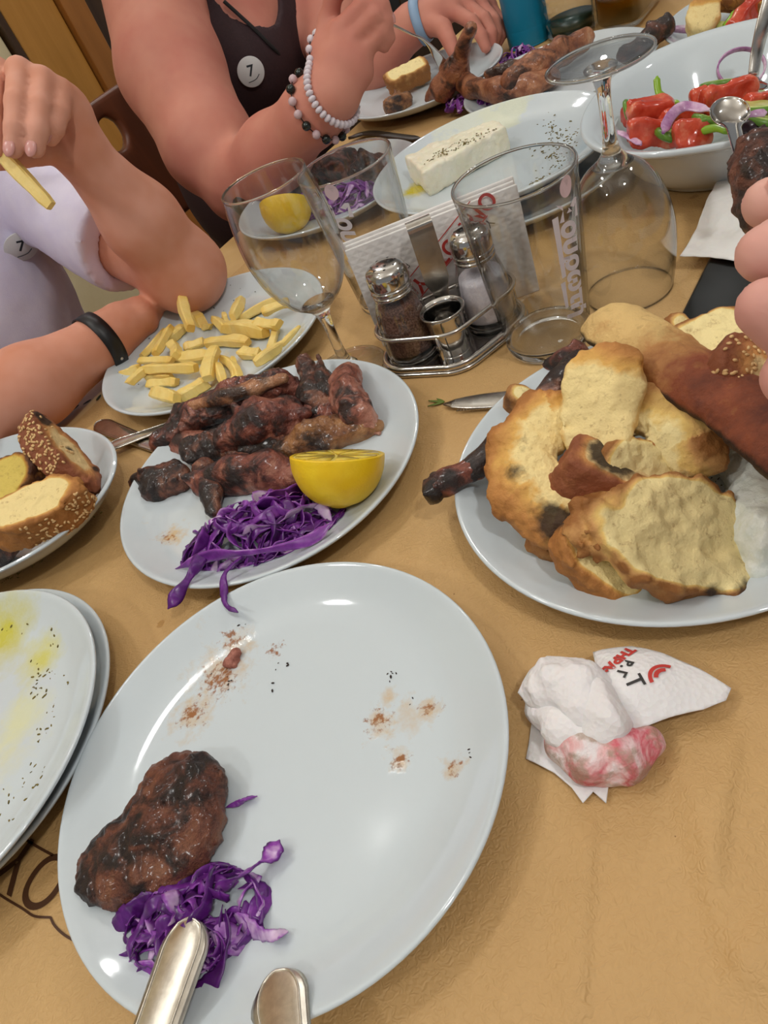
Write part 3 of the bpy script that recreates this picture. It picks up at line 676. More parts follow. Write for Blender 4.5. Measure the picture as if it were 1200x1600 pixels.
MEAT_P = grilled('pink_grilled_meat', [(.34, '#6a3024'), (.46, '#a05c48'), (.58, '#c98a74'), (.70, '#dba894')], char=.42)
PATTY_M = grilled('charred_patty', [(.36, '#4a261a'), (.46, '#6e3a28'), (.54, '#8a4e36'), (.66, '#a66c4c')], 75, .62, 1., .004, .455)
RIBM = grilled('roasted_rib', [(.34, '#6a3420'), (.46, '#9a5a38'), (.58, '#bd7c54'), (.70, '#d6a27c')], 60, .35, .7, .0025, .37)
FATM = grilled('roasted_fat', [(.3, '#7a4426'), (.5, '#b9774c'), (.7, '#d9a780')], 60, .3)
def meat(name, label, pts, rad, mat, seed, amp=.0058, freq=62, cat='meat', group=None, h=.0012, k=.005, floor=None, ridge=.7, knobs=7):
    P = np.array([at(*p) if len(p) == 3 else p for p in pts]); R_ = np.asarray(rad, float); rg = np.random.default_rng(seed+500); KN = []
    for _ in range(knobs):
        i = rg.integers(len(P)-1); t = rg.random(); c = P[i]*(1-t)+P[i+1]*t; r = R_[i]*(1-t)+R_[i+1]*t; e = unit(rg.normal(size=3)); KN.append((c+e*r*rg.uniform(.55, .95), r*rg.uniform(.25, .5), c+e*r*rg.uniform(1.0, 1.3)))
    def f(Q):
        W = Q+np.stack([vnoise(Q*45, seed+21), vnoise(Q*45, seed+22), vnoise(Q*45, seed+23)], 1)*amp*.9
        d = chain(W, P, R_, k)
        for a_, r_, b_ in KN: d = smin(d, rc(W, a_, b_, r_, r_*.6), .003)
        d = d+amp*.55*fbm(Q, freq, 3, seed)-amp*ridge*.5*np.abs(fbm(Q, freq*2.4, 3, seed+9))+amp*.16*vnoise(Q*freq*7, seed+3)
        if floor is not None: d = np.maximum(d, (TZ+floor)-Q[:, 2])
        return d
    lo, hi = bounds(np.concatenate([P-R_.max(), P+R_.max()]), amp*2+.004+R_.max()*.35)
    V, F = sdf_mesh(f, lo, hi, h, amp*2)
    o = obj(name, (V, F), mat)
    return tag(o, label, cat, group) if label else o
def bread_mat(name, crumb='#f0d898', toast='#dcaa58', crust='#c08444', dark='#a2682f'):
    a = NT(name); c = a.attr('crust'); nz = a.noise(60, 4, .6); fine = a.noise(420, 3, .6)
    g = a.mth('ADD', c, a.mth('MULTIPLY', a.mth('SUBTRACT', nz, .5), .75))
    col = a.ramp(g, [(.10, crumb), (.34, crumb), (.50, toast), (.78, crust), (1., dark)])
    pores = a.mth('MULTIPLY', a.ramp(a.noise(240, 3, .7), [(.30, 1.), (.42, 0.)]), a.mth('SUBTRACT', 1., c, clamp=True))
    col = a.mix(a.mth('MULTIPLY', pores, .45), col, '#9c7440')
    ch = a.attr('char'); col = a.mix(a.mth('MULTIPLY', a.ramp(a.mth('ADD', ch, a.mth('MULTIPLY', a.mth('SUBTRACT', a.noise(90, 4, .6), .5), .9)), [(.45, 0.), (.75, 1.)]), .92), col, '#1f120a')
    a.set(Base_Color=col, Roughness=.72, Normal=a.bump(fine, .5, .0018)); return a.m
BREAD = bread_mat('toasted_bread'); BREAD_P = bread_mat('pale_bread', '#f2dfa2', '#e6c270', '#c9975a', '#96602c'); BREAD_D = bread_mat('brown_crust_bread', '#e2c48c', '#c98f50', '#a4663c', '#86492a')
LOAF = bread_mat('brown_loaf', '#dcb878', '#c08a50', '#8a4526', '#5e2a18'); SEED = plain('sesame_seed', '#dcb47c', .5)
def bread(name, label, c, X, N, a, b, t, mat, seed, amp=.0022, freq=75, bend=0., pw=2.4, crust_w=.0035, char=0., cpos=None, cut=None, h=.0012, group='bread pieces', side=None, tear=.18):
    c = at(*c) if len(c) == 3 and abs(c[0]) > 3 else np.asarray(c); X = unit(X); N = unit(N-np.dot(N, X)*X); Y = np.cross(N, X); R = np.stack([X, Y, N], 1)
    def loc(Q): q = (Q-c)@R; q = q.copy(); q[:, 2] += bend*(q[:, 0]**2)/a; return q
    def lat(q): r = (np.abs(q[:, 0]/a)**pw+np.abs(q[:, 1]/b)**pw)**(1/pw); return (r-1+tear*fbm(q*[1, 1, .4]+seed, 38, 3, seed))*min(a, b)
    def f(Q):
        q = loc(Q); d = smin(-lat(q), t-np.abs(q[:, 2]), .004); d = -d
        if cut is not None: d = np.maximum(d, q@np.asarray(cut[:3])-cut[3])
        return d+amp*fbm(Q, freq, 3, seed)+amp*.30*vnoise(Q*freq*4, seed+3)+.0006*np.abs(vnoise(Q*520, seed+4))
    rr = math.sqrt(a*a+b*b)+t+abs(bend)*a
    V, F = sdf_mesh(f, c-rr, c+rr, h, amp*2)
    q = loc(V); cr = np.clip((lat(q)+crust_w+.0015)/crust_w, 0, 1)
    if side is not None: cr = np.maximum(cr*.35, np.clip(q@np.asarray(side[:3])/side[3], 0, 1.1))
    ch = np.zeros(len(V))
    if char: ch = char*np.clip((lat(q)+.007)/.007, 0, 1)
    if cpos is not None:
        for (cx, cy, cz, r, s) in cpos: ch = np.maximum(ch, s*np.clip(1.25-np.linalg.norm(q-np.array([cx, cy, cz]), axis=1)/r, 0, 1))
    o = obj(name, (V, F), mat, attrs={'crust': cr, 'char': ch})
    if label: tag(o, label, 'bread', group)
    return o, V, R, c
def seeds(parent, V, Nrm, pick, n, seed, label=None):      # sesame seeds stuck to a crust
    rg = np.random.default_rng(seed); idx = np.argwhere(pick).ravel()
    if len(idx) == 0: return
    idx = rg.choice(idx, min(n, len(idx)), replace=False); mb = MB(); s0, F0 = ico(1., 1)
    for i in idx:
        z = Nrm[i]; x = unit(np.cross(z, rg.normal(size=3))); y = np.cross(z, x)
        mb.add((s0*[.0016, .0010, .0006]@np.stack([x, y, z], 1).T+V[i]+z*.0003, F0))
    o = obj('sesame_seeds', mb.get(), SEED, parent); o['kind'] = 'stuff'
def vnormals(o):
    me = o.data; n = np.zeros(len(me.vertices)*3, np.float32); me.vertices.foreach_get('normal', n); return n.reshape(-1, 3).astype(float)

# ------------------------------------------------------------------ shredded red cabbage
def cabbage_mat():
    a = NT('red_cabbage'); t = a.attr('tone'); nz = a.noise(130, 3, .6)
    g = a.mth('ADD', t, a.mth('MULTIPLY', a.mth('SUBTRACT', nz, .5), .5))
    a.set(Base_Color=a.ramp(g, [(.1, '#2a0a38'), (.4, '#5a1a74'), (.62, '#8a3fa2'), (.80, '#c9a8d0'), (1., '#e6d6e6')]), Roughness=.3, Subsurface_Weight=.08, Subsurface_Scale=.002, Normal=a.bump(a.noise(300, 2), .15, .0006)); return a.m
CABB = cabbage_mat()
def shred(P, wd, th, rg, twist=None, tone=None):
    P = np.asarray(P, float); n = len(P); Tn, N, B = frames(P)
    tw = np.cumsum(rg.normal(0, .22, n))+(rg.uniform(0, 6.28) if twist is None else twist)
    s = N*np.cos(tw)[:, None]+B*np.sin(tw)[:, None]; u = np.cross(Tn, s)
    x = np.linspace(0, 1, n); pf = np.clip(np.minimum(x, 1-x)*9, .12, 1)*(1+.35*np.sin(x*rg.uniform(4, 12)+rg.uniform(0, 6)))
    a = wd*pf[:, None]; b = th*np.clip(pf, .3, 1)[:, None]
    V = np.stack([P+s*a+u*b*.3, P+s*a*.55+u*b, P-s*a*.55+u*b, P-s*a+u*b*.3, P-s*a-u*b*.3, P-s*a*.55-u*b, P+s*a*.55-u*b, P+s*a-u*b*.3], 1).reshape(-1, 3)
    F = [(i*8+j, i*8+(j+1) % 8, i*8+8+(j+1) % 8, i*8+8+j) for i in range(n-1) for j in range(8)]+[tuple(range(8))[::-1], tuple(n*8-8+j for j in range(8))]
    bt = rg.uniform(.15, .55) if tone is None else tone
    e = rg.choice([0, .4, .6]); tt = np.tile(np.array([.35+e*.5, bt, bt, .35+e*.5, .35+e*.5, bt+e*.6, bt+e*.6, .35+e*.5]), n)+rg.normal(0, .04, n*8)
    return V, F, tt
def heap(name, label, c, ux, a, b, hgt, n, seed, wd, ln, z0, th=.0007, group='red cabbage heaps'):
    rg = np.random.default_rng(seed); ux = unit([ux[0], ux[1], 0]); uy = np.cross(UP, ux); mb = MB(); tones = []
    for i in range(n):
        rr = math.sqrt(rg.uniform(0, 1)); t = rg.uniform(0, 6.28); x, y = rr*math.cos(t)*.92, rr*math.sin(t)*.92
        L = rg.uniform(*ln); m_ = 14; hd = rg.normal(0, .8)+(math.pi if rg.random() < .5 else 0); P = []
        lift = rg.uniform(.1, 1.); cur = rg.normal(0, .20); wob = rg.uniform(0, 6.28)
        for j in range(m_):
            q = min(1., x*x+y*y); hz = hgt*(1-q)**.7
            P.append(c+ux*x*a+uy*y*b+UP*(z0+.0012+hz*lift+.0025*(1+math.sin(wob+j*.9))*(.3+.7*(1-q))))
            x += math.cos(hd)*L/m_/a; y += math.sin(hd)*L/m_/b; hd += cur+rg.normal(0, .16)
            if x*x+y*y > 1.: hd += .5; q_ = 1/math.sqrt(x*x+y*y); x *= q_; y *= q_
        V, F, tt = shred(spline(np.array(P), 22), rg.uniform(*wd), th, rg); mb.add((V, F)); tones.append(tt)
    o = obj(name, mb.get(), CABB, attrs={'tone': np.concatenate(tones)}); o['kind'] = 'stuff'; return tag(o, label, 'cabbage', group)
def strand(label, pts, wd, seed, th=.0008, tone=None, twist=None):
    rg = np.random.default_rng(seed); P = spline(np.array([at(*p) for p in pts]), 26); V, F, tt = shred(P, wd, th, rg, twist, tone)
    return tag(obj('cabbage_shred', (V, F), CABB, attrs={'tone': tt}), label, 'cabbage')

# ------------------------------------------------------------------ lemon
LEMON_R = mottled('lemon_rind', [(.3, '#f0c00c'), (.7, '#fad428')], 40, .35, .45, .0008, 420); PITH = plain('lemon_pith', '#e3cf6a', .6)
PULP = mottled('lemon_pulp', [(.3, '#cfae2a'), (.7, '#e6cc5e')], 160, .2, .5, .001, 300, Subsurface_Weight=.2, Subsurface_Scale=.003)
def half_lemon(label, c, N, r, ln=1.12):
    N = unit(N); X = unit(np.cross(N, [.3, .2, .9])); R = np.stack([X, np.cross(N, X), N], 1); t = thing('lemon_half', label, 'lemon', c, 'lemon halves')
    pr = [(r, 0), (r*.995, -r*.12), (r*.95, -r*.38), (r*.80, -r*.70), (r*.55, -r*.95), (r*.30, -r*1.06), (r*.14, -r*ln), (0, -r*(ln+.02))]
    obj('rind', xf(lathe([(r*.93, .0002)]+smooth_prof(pr, 40), 64), R, c), LEMON_R, t)
    obj('pith', xf(lathe([(0, -.0006), (r*.95, -.0002)], 64), R, c), PITH, t)
    for i in range(9):
        a0 = 2*np.pi*i/9+.06; a1 = 2*np.pi*(i+1)/9-.06; aa = np.linspace(a0, a1, 7)
        pts = [(r*.10*math.cos((a0+a1)/2), r*.10*math.sin((a0+a1)/2))]+[(r*.88*math.cos(q), r*.88*math.sin(q)) for q in aa]
        obj('segment', xf(extrude_poly(pts, .0008), R, c+N*.0001), PULP, t)

# ------------------------------------------------------------------ plate of grilled meat
G = 'grilled meat pieces'
meat('meat_piece', 'long grilled chop with a pale fat edge at the back', [(262, 690, .014), (300, 655, .022), (365, 628, .026), (430, 602, .026), (452, 612, .018)], [.011, .014, .014, .012, .009], MEAT_A, 1, group=G)
meat('meat_piece', 'pale strip of roasted fat along the back chop', [(300, 634, .034), (350, 622, .037), (400, 606, .037), (445, 592, .034)], [.003, .0055, .006, .004], FATM, 12, .0015, group=G)
meat('meat_piece', 'dark spiky charred piece near the wine glass foot', [(480, 575, .022), (492, 610, .02), (510, 642, .016)], [.006, .011, .009], MEAT_B, 2, .005, group=G)
meat('meat_piece', 'blackened upright meat tip beside the pink piece', [(497, 560, .030), (503, 590, .024), (512, 615, .02)], [.0028, .006, .008], MEAT_B, 22, .004, group=G)
meat('meat_piece', 'pink grilled piece at the right end of the meat', [(538, 588, .022), (543, 625, .022), (560, 660, .014), (578, 668, .01)], [.009, .013, .011, .008], MEAT_P, 3, group=G)
meat('meat_piece', 'thick knobbly meat piece in the middle of the pile', [(365, 680, .022), (400, 660, .028), (440, 650, .024), (462, 668, .016)], [.014, .017, .015, .010], MEAT_A, 4, .0045, group=G)
meat('meat_piece', 'golden charred piece lying behind the lemon half', [(455, 705, .014), (500, 680, .016), (545, 668, .014), (580, 672, .010)], [.010, .012, .010, .007], MEAT_C, 5, group=G)
meat('meat_piece', 'dark chunk at the left end of the meat pile', [(222, 757, .010), (250, 760, .012), (285, 745, .013)], [.010, .0145, .012], MEAT_B, 6, group=G, floor=ZF)
meat('meat_piece', 'rounded brown roasted piece above the purple cabbage', [(325, 752, .014), (375, 738, .017), (420, 735, .017), (450, 745, .013)], [.012, .014, .014, .010], MEAT_C if False else MEAT_A, 7, .0028, group=G, floor=ZF)
meat('meat_piece', 'narrow black charred bit dipping into the cabbage', [(322, 735, .016), (330, 772, .016), (338, 800, .014)], [.009, .007, .004], MEAT_B, 8, .003, group=G, floor=ZF)
meat('meat_piece', 'pinkish meat at the lower left end of the chop', [(262, 690, .013), (285, 700, .010), (320, 690, .012)], [.008, .010, .010], MEAT_P, 9, .004, group=G, floor=ZF)
meat('meat_piece', 'dark scrap filling the gap left of the middle piece', [(310, 708, .014), (340, 700, .016), (370, 702, .014)], [.010, .011, .010], MEAT_B, 13, group=G, floor=ZF)
meat('meat_piece', 'small charred scrap between the middle and lower pieces', [(395, 700, .014), (430, 696, .014), (455, 700, .012)], [.009, .010, .009], MEAT_B, 14, group=G, floor=ZF)
meat('meat_piece', 'reddish meat lump joining the middle to the right end', [(470, 650, .014), (500, 640, .015), (520, 655, .013)], [.008, .010, .009], MEAT_A, 15, group=G, floor=ZF)
half_lemon('half lemon on the plate of grilled meat', at(527, 711, .037), img(-.03, -.955, .20), .0290)
ca, cb = at(300, 868, .01), at(525, 790, .01)
heap('cabbage_heap', 'shredded purple cabbage in front of the grilled meat', (ca+cb)/2*[1, 1, 0]+[0, 0, TZ], cb-ca, .056, .027, .020, 105, 11, (.0018, .0040), (.03, .07), ZF, .0005)
strand('purple cabbage shred hanging over the meat plate rim, wider one', [(322, 855, .024), (300, 895, .023), (280, 925, .022), (262, 952, .018)], .0034, 3, tone=.4)
strand('thin curly purple cabbage shred touching the near plate', [(380, 868, .022), (352, 895, .023), (350, 922, .022), (353, 945, .021), (372, 957, .0215)], .0020, 4, tone=.45)
strand('lone long purple cabbage strip across the heap front', [(272, 890, .013), (330, 868, .024), (400, 862, .024), (480, 845, .018), (520, 815, .02)], .0028, 5)

# ------------------------------------------------------------------ french fries
def fry_mat():
    a = NT('french_fry'); c = a.attr('crust'); nz = a.noise(90, 4, .6); g = a.mth('ADD', a.mth('MULTIPLY', c, .5), a.mth('MULTIPLY', nz, .6))
    a.set(Base_Color=a.ramp(g, [(.2, '#f4d988'), (.5, '#ecc868'), (.75, '#dcaa4c'), (.95, '#a0621f')]), Roughness=.42, Subsurface_Weight=.12, Subsurface_Scale=.003, Normal=a.bump(a.noise(260, 3), .3, .0012)); return a.m
FRY = fry_mat()
def fry(label, p0, p1, wd, seed, group='french fries on the plate', ext=.002):
    rg = np.random.default_rng(seed); p0 = np.asarray(p0); p1 = np.asarray(p1); d = unit(p1-p0); P0 = p0-d*ext*0; L = np.linalg.norm(p1-p0)
    M = 9; x = np.linspace(0, 1, M); side = unit(np.cross(d, UP+rg.normal(0, .3, 3))); bendv = rg.normal(0, .035)*L
    P = p0+(x*L)[:, None]*d+(4*x*(1-x)*bendv)[:, None]*side; r = wd/2*np.where((x < .01) | (x > .99), .78, 1.)*(1+.10*np.sin(x*7+rg.uniform(0, 6))+rg.normal(0, .03, M))
    Tn, N, B = frames(P); a0 = rg.uniform(0, 1.57); K = 8; V = []; asp = rg.uniform(.8, 1.); sk = rg.normal(0, .35, 2)
    SQ = [(1, .72), (.72, 1), (-.72, 1), (-1, .72), (-1, -.72), (-.72, -1), (.72, -1), (1, -.72)]; ca_, sa_ = math.cos(a0), math.sin(a0)
    for i in range(M):
        N_, B_ = N[i]*ca_+B[i]*sa_, B[i]*ca_-N[i]*sa_; e = (sk[0] if i == 0 else sk[1] if i == M-1 else 0)
        for (cx, cy) in SQ: V.append(P[i]+r[i]*.95*(cx*N_+cy*asp*B_)*(1+rg.normal(0, .035))+d*e*r[i]*cx)
    F = [(i*K+k, i*K+(k+1) % K, i*K+K+(k+1) % K, i*K+K+k) for i in range(M-1) for k in range(K)]+[tuple(range(K))[::-1], tuple((M-1)*K+k for k in range(K))]
    cr = np.repeat(np.clip(np.abs(x-.5)*2-.55, 0, 1)*rg.uniform(0, 1.6), K)
    return tag(obj('french_fry', (np.array(V), F), FRY, smooth=False, attrs={'crust': cr}), label, 'fries', group)
FR = [(400, 190, 445, 340, 45, 2), (440, 245, 500, 310, 52, 0), (415, 330, 330, 400, 42, 0), (320, 350, 215, 470, 42, 0), (345, 340, 280, 460, 38, 1), (205, 490, 360, 490, 30, 1), (230, 530, 470, 525, 40, 1), (120, 555, 210, 520, 40, 0), (155, 600, 230, 535, 34, 1), (235, 570, 355, 565, 34, 0), (245, 600, 380, 590, 34, 0), (270, 640, 380, 670, 50, 1), (380, 675, 520, 590, 50, 0), (350, 410, 375, 470, 42, 1), (360, 480, 530, 465, 50, 0), (415, 430, 505, 400, 38, 0), (515, 410, 715, 405, 44, 0), (560, 435, 525, 575, 50, 1), (590, 480, 670, 590, 34, 0), (570, 510, 600, 605, 34, 1), (550, 295, 610, 350, 38, 0), (600, 335, 795, 360, 58, 0), (640, 290, 680, 200, 42, 1), (600, 275, 615, 320, 25, 0), (660, 310, 855, 200, 36, 0), (780, 265, 905, 215, 38, 1), (745, 315, 860, 320, 42, 1), (845, 330, 815, 450, 34, 0), (680, 450, 770, 460, 44, 0), (745, 505, 870, 420, 38, 1), (870, 420, 955, 335, 26, 0), (500, 335, 540, 330, 26, 0), (640, 480, 650, 590, 30, 0), (620, 600, 675, 575, 32, 0)]
FL = {0: 'french fry standing up highest at the back of the plate', 1: 'stubby french fry leaning on the upright one', 20: 'french fry with a browned end near the plate centre', 24: 'longest thin french fry pointing at the wine glass bowl', 30: 'thinnest french fry at the right of the plate', 7: 'french fry at the left end of the plate',
      25: 'pale french fry nearest the wine glass stem', 21: 'thickest french fry, lying across behind the centre', 16: 'french fry lying crosswise in the plate centre', 22: 'french fry pointing away at the back centre', 6: 'long straight french fry lying across the left half', 12: 'french fry nearest the grilled meat plate, forming a ring', 11: 'plump french fry at the lower left of the pile', 17: 'broad french fry pointing at the viewer below the centre', 18: 'slim french fry right of the broad one', 28: 'short french fry lying apart at the right', 29: 'french fry at the lower right of the pile', 27: 'upright looking french fry at the right beside the thick end', 26: 'french fry with a browned tip at the right', 31: 'tiniest french fry scrap near the centre back', 13: 'short french fry sticking up left of the centre', 14: 'wide french fry lying left of the centre'}
for i, (x0, y0, x1, y1, wd, ly) in enumerate(FR):
    w_ = wd*1.18/3/1720; z0 = ZF+w_*.5+ly*.007
    fry(FL.get(i, 'golden french fry lying flat among the others on the plate'), at(150+x0/3, 400+y0/3, z0+(.012 if i == 0 else 0)), at(150+x1/3, 400+y1/3, z0), w_, 100+i)
# herb specks on plates
def specks(name, label, key, pts, n, spread, mat, seed, z, size=(.0005, .0012), cat='herbs'):
    rg = np.random.default_rng(seed); mb = MB(); s0, F0 = ico(1., 0)
    for i in range(n):
        u, v = pts[rg.integers(len(pts))]; p = at(u+rg.normal(0, spread), v+rg.normal(0, spread), z); x, y = PLATES[key] if key else (0, 0)
        r_ = math.hypot(p[0]-x, p[1]-y); zz = z+(max(0, r_-.082)*.42 if key else 0)
        if key and r_ > .105: continue
        s_ = rg.uniform(*size); mb.add((s0*[s_*1.5, s_*.7, s_*.45]@rotz(rg.uniform(0, 6)).T+np.array([p[0], p[1], TZ+zz+.0003]), F0))
    o = obj(name, mb.get(), mat); o['kind'] = 'stuff'; return tag(o, label, cat)
OREG = mottled('dried_oregano', [(.3, '#4a4418'), (.7, '#8a7630')], 500, .8, .2); CHARB = plain('char_crumb', '#2a1710', .8)
specks('oregano_specks', 'dried herb specks along the far rim of the fries plate', 'fries', [(300, 480), (335, 460), (370, 450), (280, 500), (325, 478), (392, 440), (210, 555), (182, 590), (230, 520)], 70, 12, plain('dark_herb', '#3d3a2a', .8), 1, ZF+.001, (.0003, .0008))
specks('oregano_specks', 'dried oregano scattered on the upper oily plate', 'stack_up', [(95, 1010), (85, 1050), (100, 1075), (85, 1120), (70, 1150), (55, 1205), (25, 1250), (8, 1280), (20, 985), (45, 1225), (60, 1080), (68, 1055)], 130, 11, OREG, 2, .0125+ZF, (.0003, .0011))
specks('oregano_specks', 'dried oregano on the right side of the feta plate', 'feta', [(860, 200), (870, 215), (885, 225), (895, 210), (865, 260), (850, 285), (870, 245), (840, 300), (855, 240), (900, 222)], 190, 9, OREG, 3, .022+ZF, (.0004, .0013))

# ------------------------------------------------------------------ front plate
def patty(label, parts, seed, mat, h=.0013, amp=.0024, groove=(), name='burger_patty', floor=None):
    cs = [np.asarray(p[0]) for p in parts]
    def f(Q):
        d = None
        for c, r, R in parts:
            e = ell(Q, c, r, R); d = e if d is None else smin(d, e, .008)
        d = d+amp*fbm(Q, 85, 3, seed)+.0009*vnoise(Q*480, seed+5)-.0016*np.abs(vnoise(Q*210, seed+8))+.0012*np.abs(vnoise(Q*120, seed+11))
        if floor is not None: d = np.maximum(d, TZ+floor-Q[:, 2])
        return d
    mx = max(max(p[1]) for p in parts); lo, hi = bounds(cs, mx+.008); V, F = sdf_mesh(f, lo, hi, h, .006)
    return tag(obj(name, (V, F), mat), label, 'meat')
ang = math.atan2(*(at(330, 1220, .015)-at(215, 1290, .015))[1::-1])
patty('round charred burger patty on the nearest plate', [(at(280, 1250, .0165), (.0240, .0235, .0120), rotz(ang)), (at(203, 1338, .0155), (.0265, .0200, .0112), rotz(ang)), (at(262, 1318, .016), (.027, .021, .0112), rotz(ang))], 31, PATTY_M, floor=ZF)
ca, cb = at(205, 1470, .01), at(395, 1405, .01)
heap('cabbage_heap', 'shredded purple cabbage below the burger patty', at(298, 1445, .008)*[1, 1, 0]+[0, 0, TZ], cb-ca, .034, .020, .013, 70, 21, (.0016, .0032), (.022, .048), ZF, .0006)
strand('pale ended cabbage shred sticking out right of the patty', [(330, 1395, .016), (370, 1372, .016), (400, 1352, .014), (422, 1335, .0125), (437, 1312, .012)], .0042, 6, tone=.62, twist=1.2)
strand('pointed cabbage shred at the right end of the heap', [(360, 1425, .012), (395, 1452, .011), (420, 1462, .0105), (450, 1456, .0105)], .0036, 7, tone=.42, twist=1.3)
strand('small purple cabbage shred beside the patty', [(352, 1262, .010), (372, 1255, .0095), (385, 1248, .0095), (402, 1244, .0095)], .0018, 8, tone=.4)
strand('wide cabbage ribbon at the lower left of the heap', [(165, 1492, .010), (200, 1500, .0115), (245, 1512, .0125), (290, 1500, .013)], .0044, 9, tone=.42, twist=1.5)
strand('dark cabbage ribbon running along the knife handle', [(352, 1420, .018), (356, 1470, .014), (340, 1520, .012), (312, 1560, .0115), (290, 1605, .016)], .0036, 10, tone=.35, twist=1.2)
strand('left cabbage ribbon under the patty edge', [(160, 1462, .010), (190, 1440, .014), (225, 1410, .018), (248, 1400, .018)], .0038, 14, tone=.38, twist=1.)
MP = mottled('pink_meat_crumb', [(.3, '#7a3c30'), (.7, '#b97a68')], 300, .6, .6, .001)
for i, (u, v, r, lb) in enumerate([(350, 988, .0028, 'topmost pink meat crumb on the nearest plate'), (366, 1025, .0034, 'larger pink meat crumb on the nearest plate'), (220, 1130, .0017, 'tiny pink meat crumb above the patty')]):
    meat('meat_crumb', lb, [(u-4, v+6, ZF+r*.6), (u+3, v-6, ZF+r*.6)], [r*.9, r*.8], MP, 50+i, .0012, 300, 'crumb', 'meat crumbs', .0004, .001)
specks('char_specks', 'dark char specks scattered on the nearest plate', 'front', [(330, 1040), (320, 1050), (305, 1058), (436, 1066), (440, 1040), (265, 1105), (355, 1072), (385, 985), (615, 1055), (700, 1130), (640, 1105), (715, 1200), (735, 1190)], 34, 7, CHARB, 5, ZF, (.0003, .0009), 'crumbs')

# ------------------------------------------------------------------ bread on the left dish
GL = 'bread slices on the oval dish'
o, V, R, c = bread('bread_slice', 'thick sesame crusted bread slice at the front of the dish', (62, 800, .044), img(.93, -.36, 0), img(-.22, -.55, .8), .035, .019, .0125, BREAD, 61, group=GL, pw=2.2, crust_w=.004)
nv = vnormals(o); q = (V-c)@R; seeds(o, V, nv, ((nv@CD+nv@CR*.8) > .45) & (q[:, 0] > -.01), 150, 1)
o, V, R, c = bread('bread_slice', 'oily yellow bread slice at the left frame edge', (15, 766, .046), img(.8, -.6, .1), img(-.35, -.35, .87), .032, .021, .011, bread_mat('oiled_bread', '#d6bd5c', '#c9a03c', '#a8702e', '#4a2712'), 62, group=GL, char=.3)
o, V, R, c = bread('bread_slice', 'upright bread wedge with brown sesame crust', (93, 716, .052), img(.66, .75, .05), img(.80, -.58, .2), .038, .0175, .0105, BREAD_D, 63, group=GL, char=.0, crust_w=.012, cpos=[(-.03, .0, .011, .012, .9), (0, .0, .0125, .006, .9), (.02, .01, .0125, .007, .8)])
nv = vnormals(o); q = (V-c)@R; seeds(o, V, nv, ((-nv@CF) > .35) & (q[:, 0] < .012), 120, 2)
meat('bread_slice', 'dark burnt crust piece at the left edge of the dish', [(-8, 868, .016), (8, 860, .018)], [.010, .008], MEAT_B, 64, .002, 90, 'bread', GL)
specks('oregano_specks', 'dried oregano on the bottom of the oval bread dish', None, [(20, 895), (40, 885), (55, 870), (10, 905), (140, 800), (150, 790), (30, 890)], 60, 9, OREG, 8, .011, (.0004, .0011))

# ------------------------------------------------------------------ bread heap on the right plate
GR = 'toasted bread heaped on the right plate'
# long brown crusted half loaf
la, lb = at(968, 535, .042), at(1240, 722, .042); lx = unit(lb-la); ln_ = img(.45, -.5, .75); ln_ = unit(ln_-np.dot(ln_, lx)*lx)
Rl = np.stack([lx, np.cross(ln_, lx), ln_], 1); lc = (la+lb)/2; LL = np.linalg.norm(lb-la)/2
def floaf(Q):
    q = (Q-lc)@Rl; t = np.clip(q[:, 0], -LL, LL); d = np.sqrt(((q[:, 0]-t)*.9)**2+(q[:, 1]*1.02)**2+(q[:, 2]*1.0)**2)-.0225
    d = -smin(-d, q[:, 2]+.006, .005)
    return d+.0022*fbm(Q, 45, 3, 71)+.0005*vnoise(Q*300, 5)
V, F = sdf_mesh(floaf, lc-.085, lc+.085, .0013, .005); q = (V-lc)@Rl
lo_ = obj('bread_loaf', (V, F), LOAF, attrs={'crust': np.clip(.66+.5*np.clip(q[:, 0]/.03+.2, -1.3, .8)*.6, .28, .98)*np.clip((q[:, 2]+.008)/.004, 0, 1), 'char': .95*np.clip((-q[:, 2]+.001)/.006, 0, 1)*np.clip((q[:, 1]+.0)/-.01, 0, 1)})
tag(lo_, 'long half loaf with shiny brown crust on the right plate', 'bread', GR); 
o, V, R, c = bread('bread_slice', 'torn bread slice standing upright with golden crust on top', (945, 622, .056), img(-.22, .95, .1), img(-.35, -.15, .92), .032, .0205, .0095, BREAD, 72, group=GR, side=(-1, 0, 0, .032), cpos=[(-.028, .0, .006, .008, .5)], bend=.12)
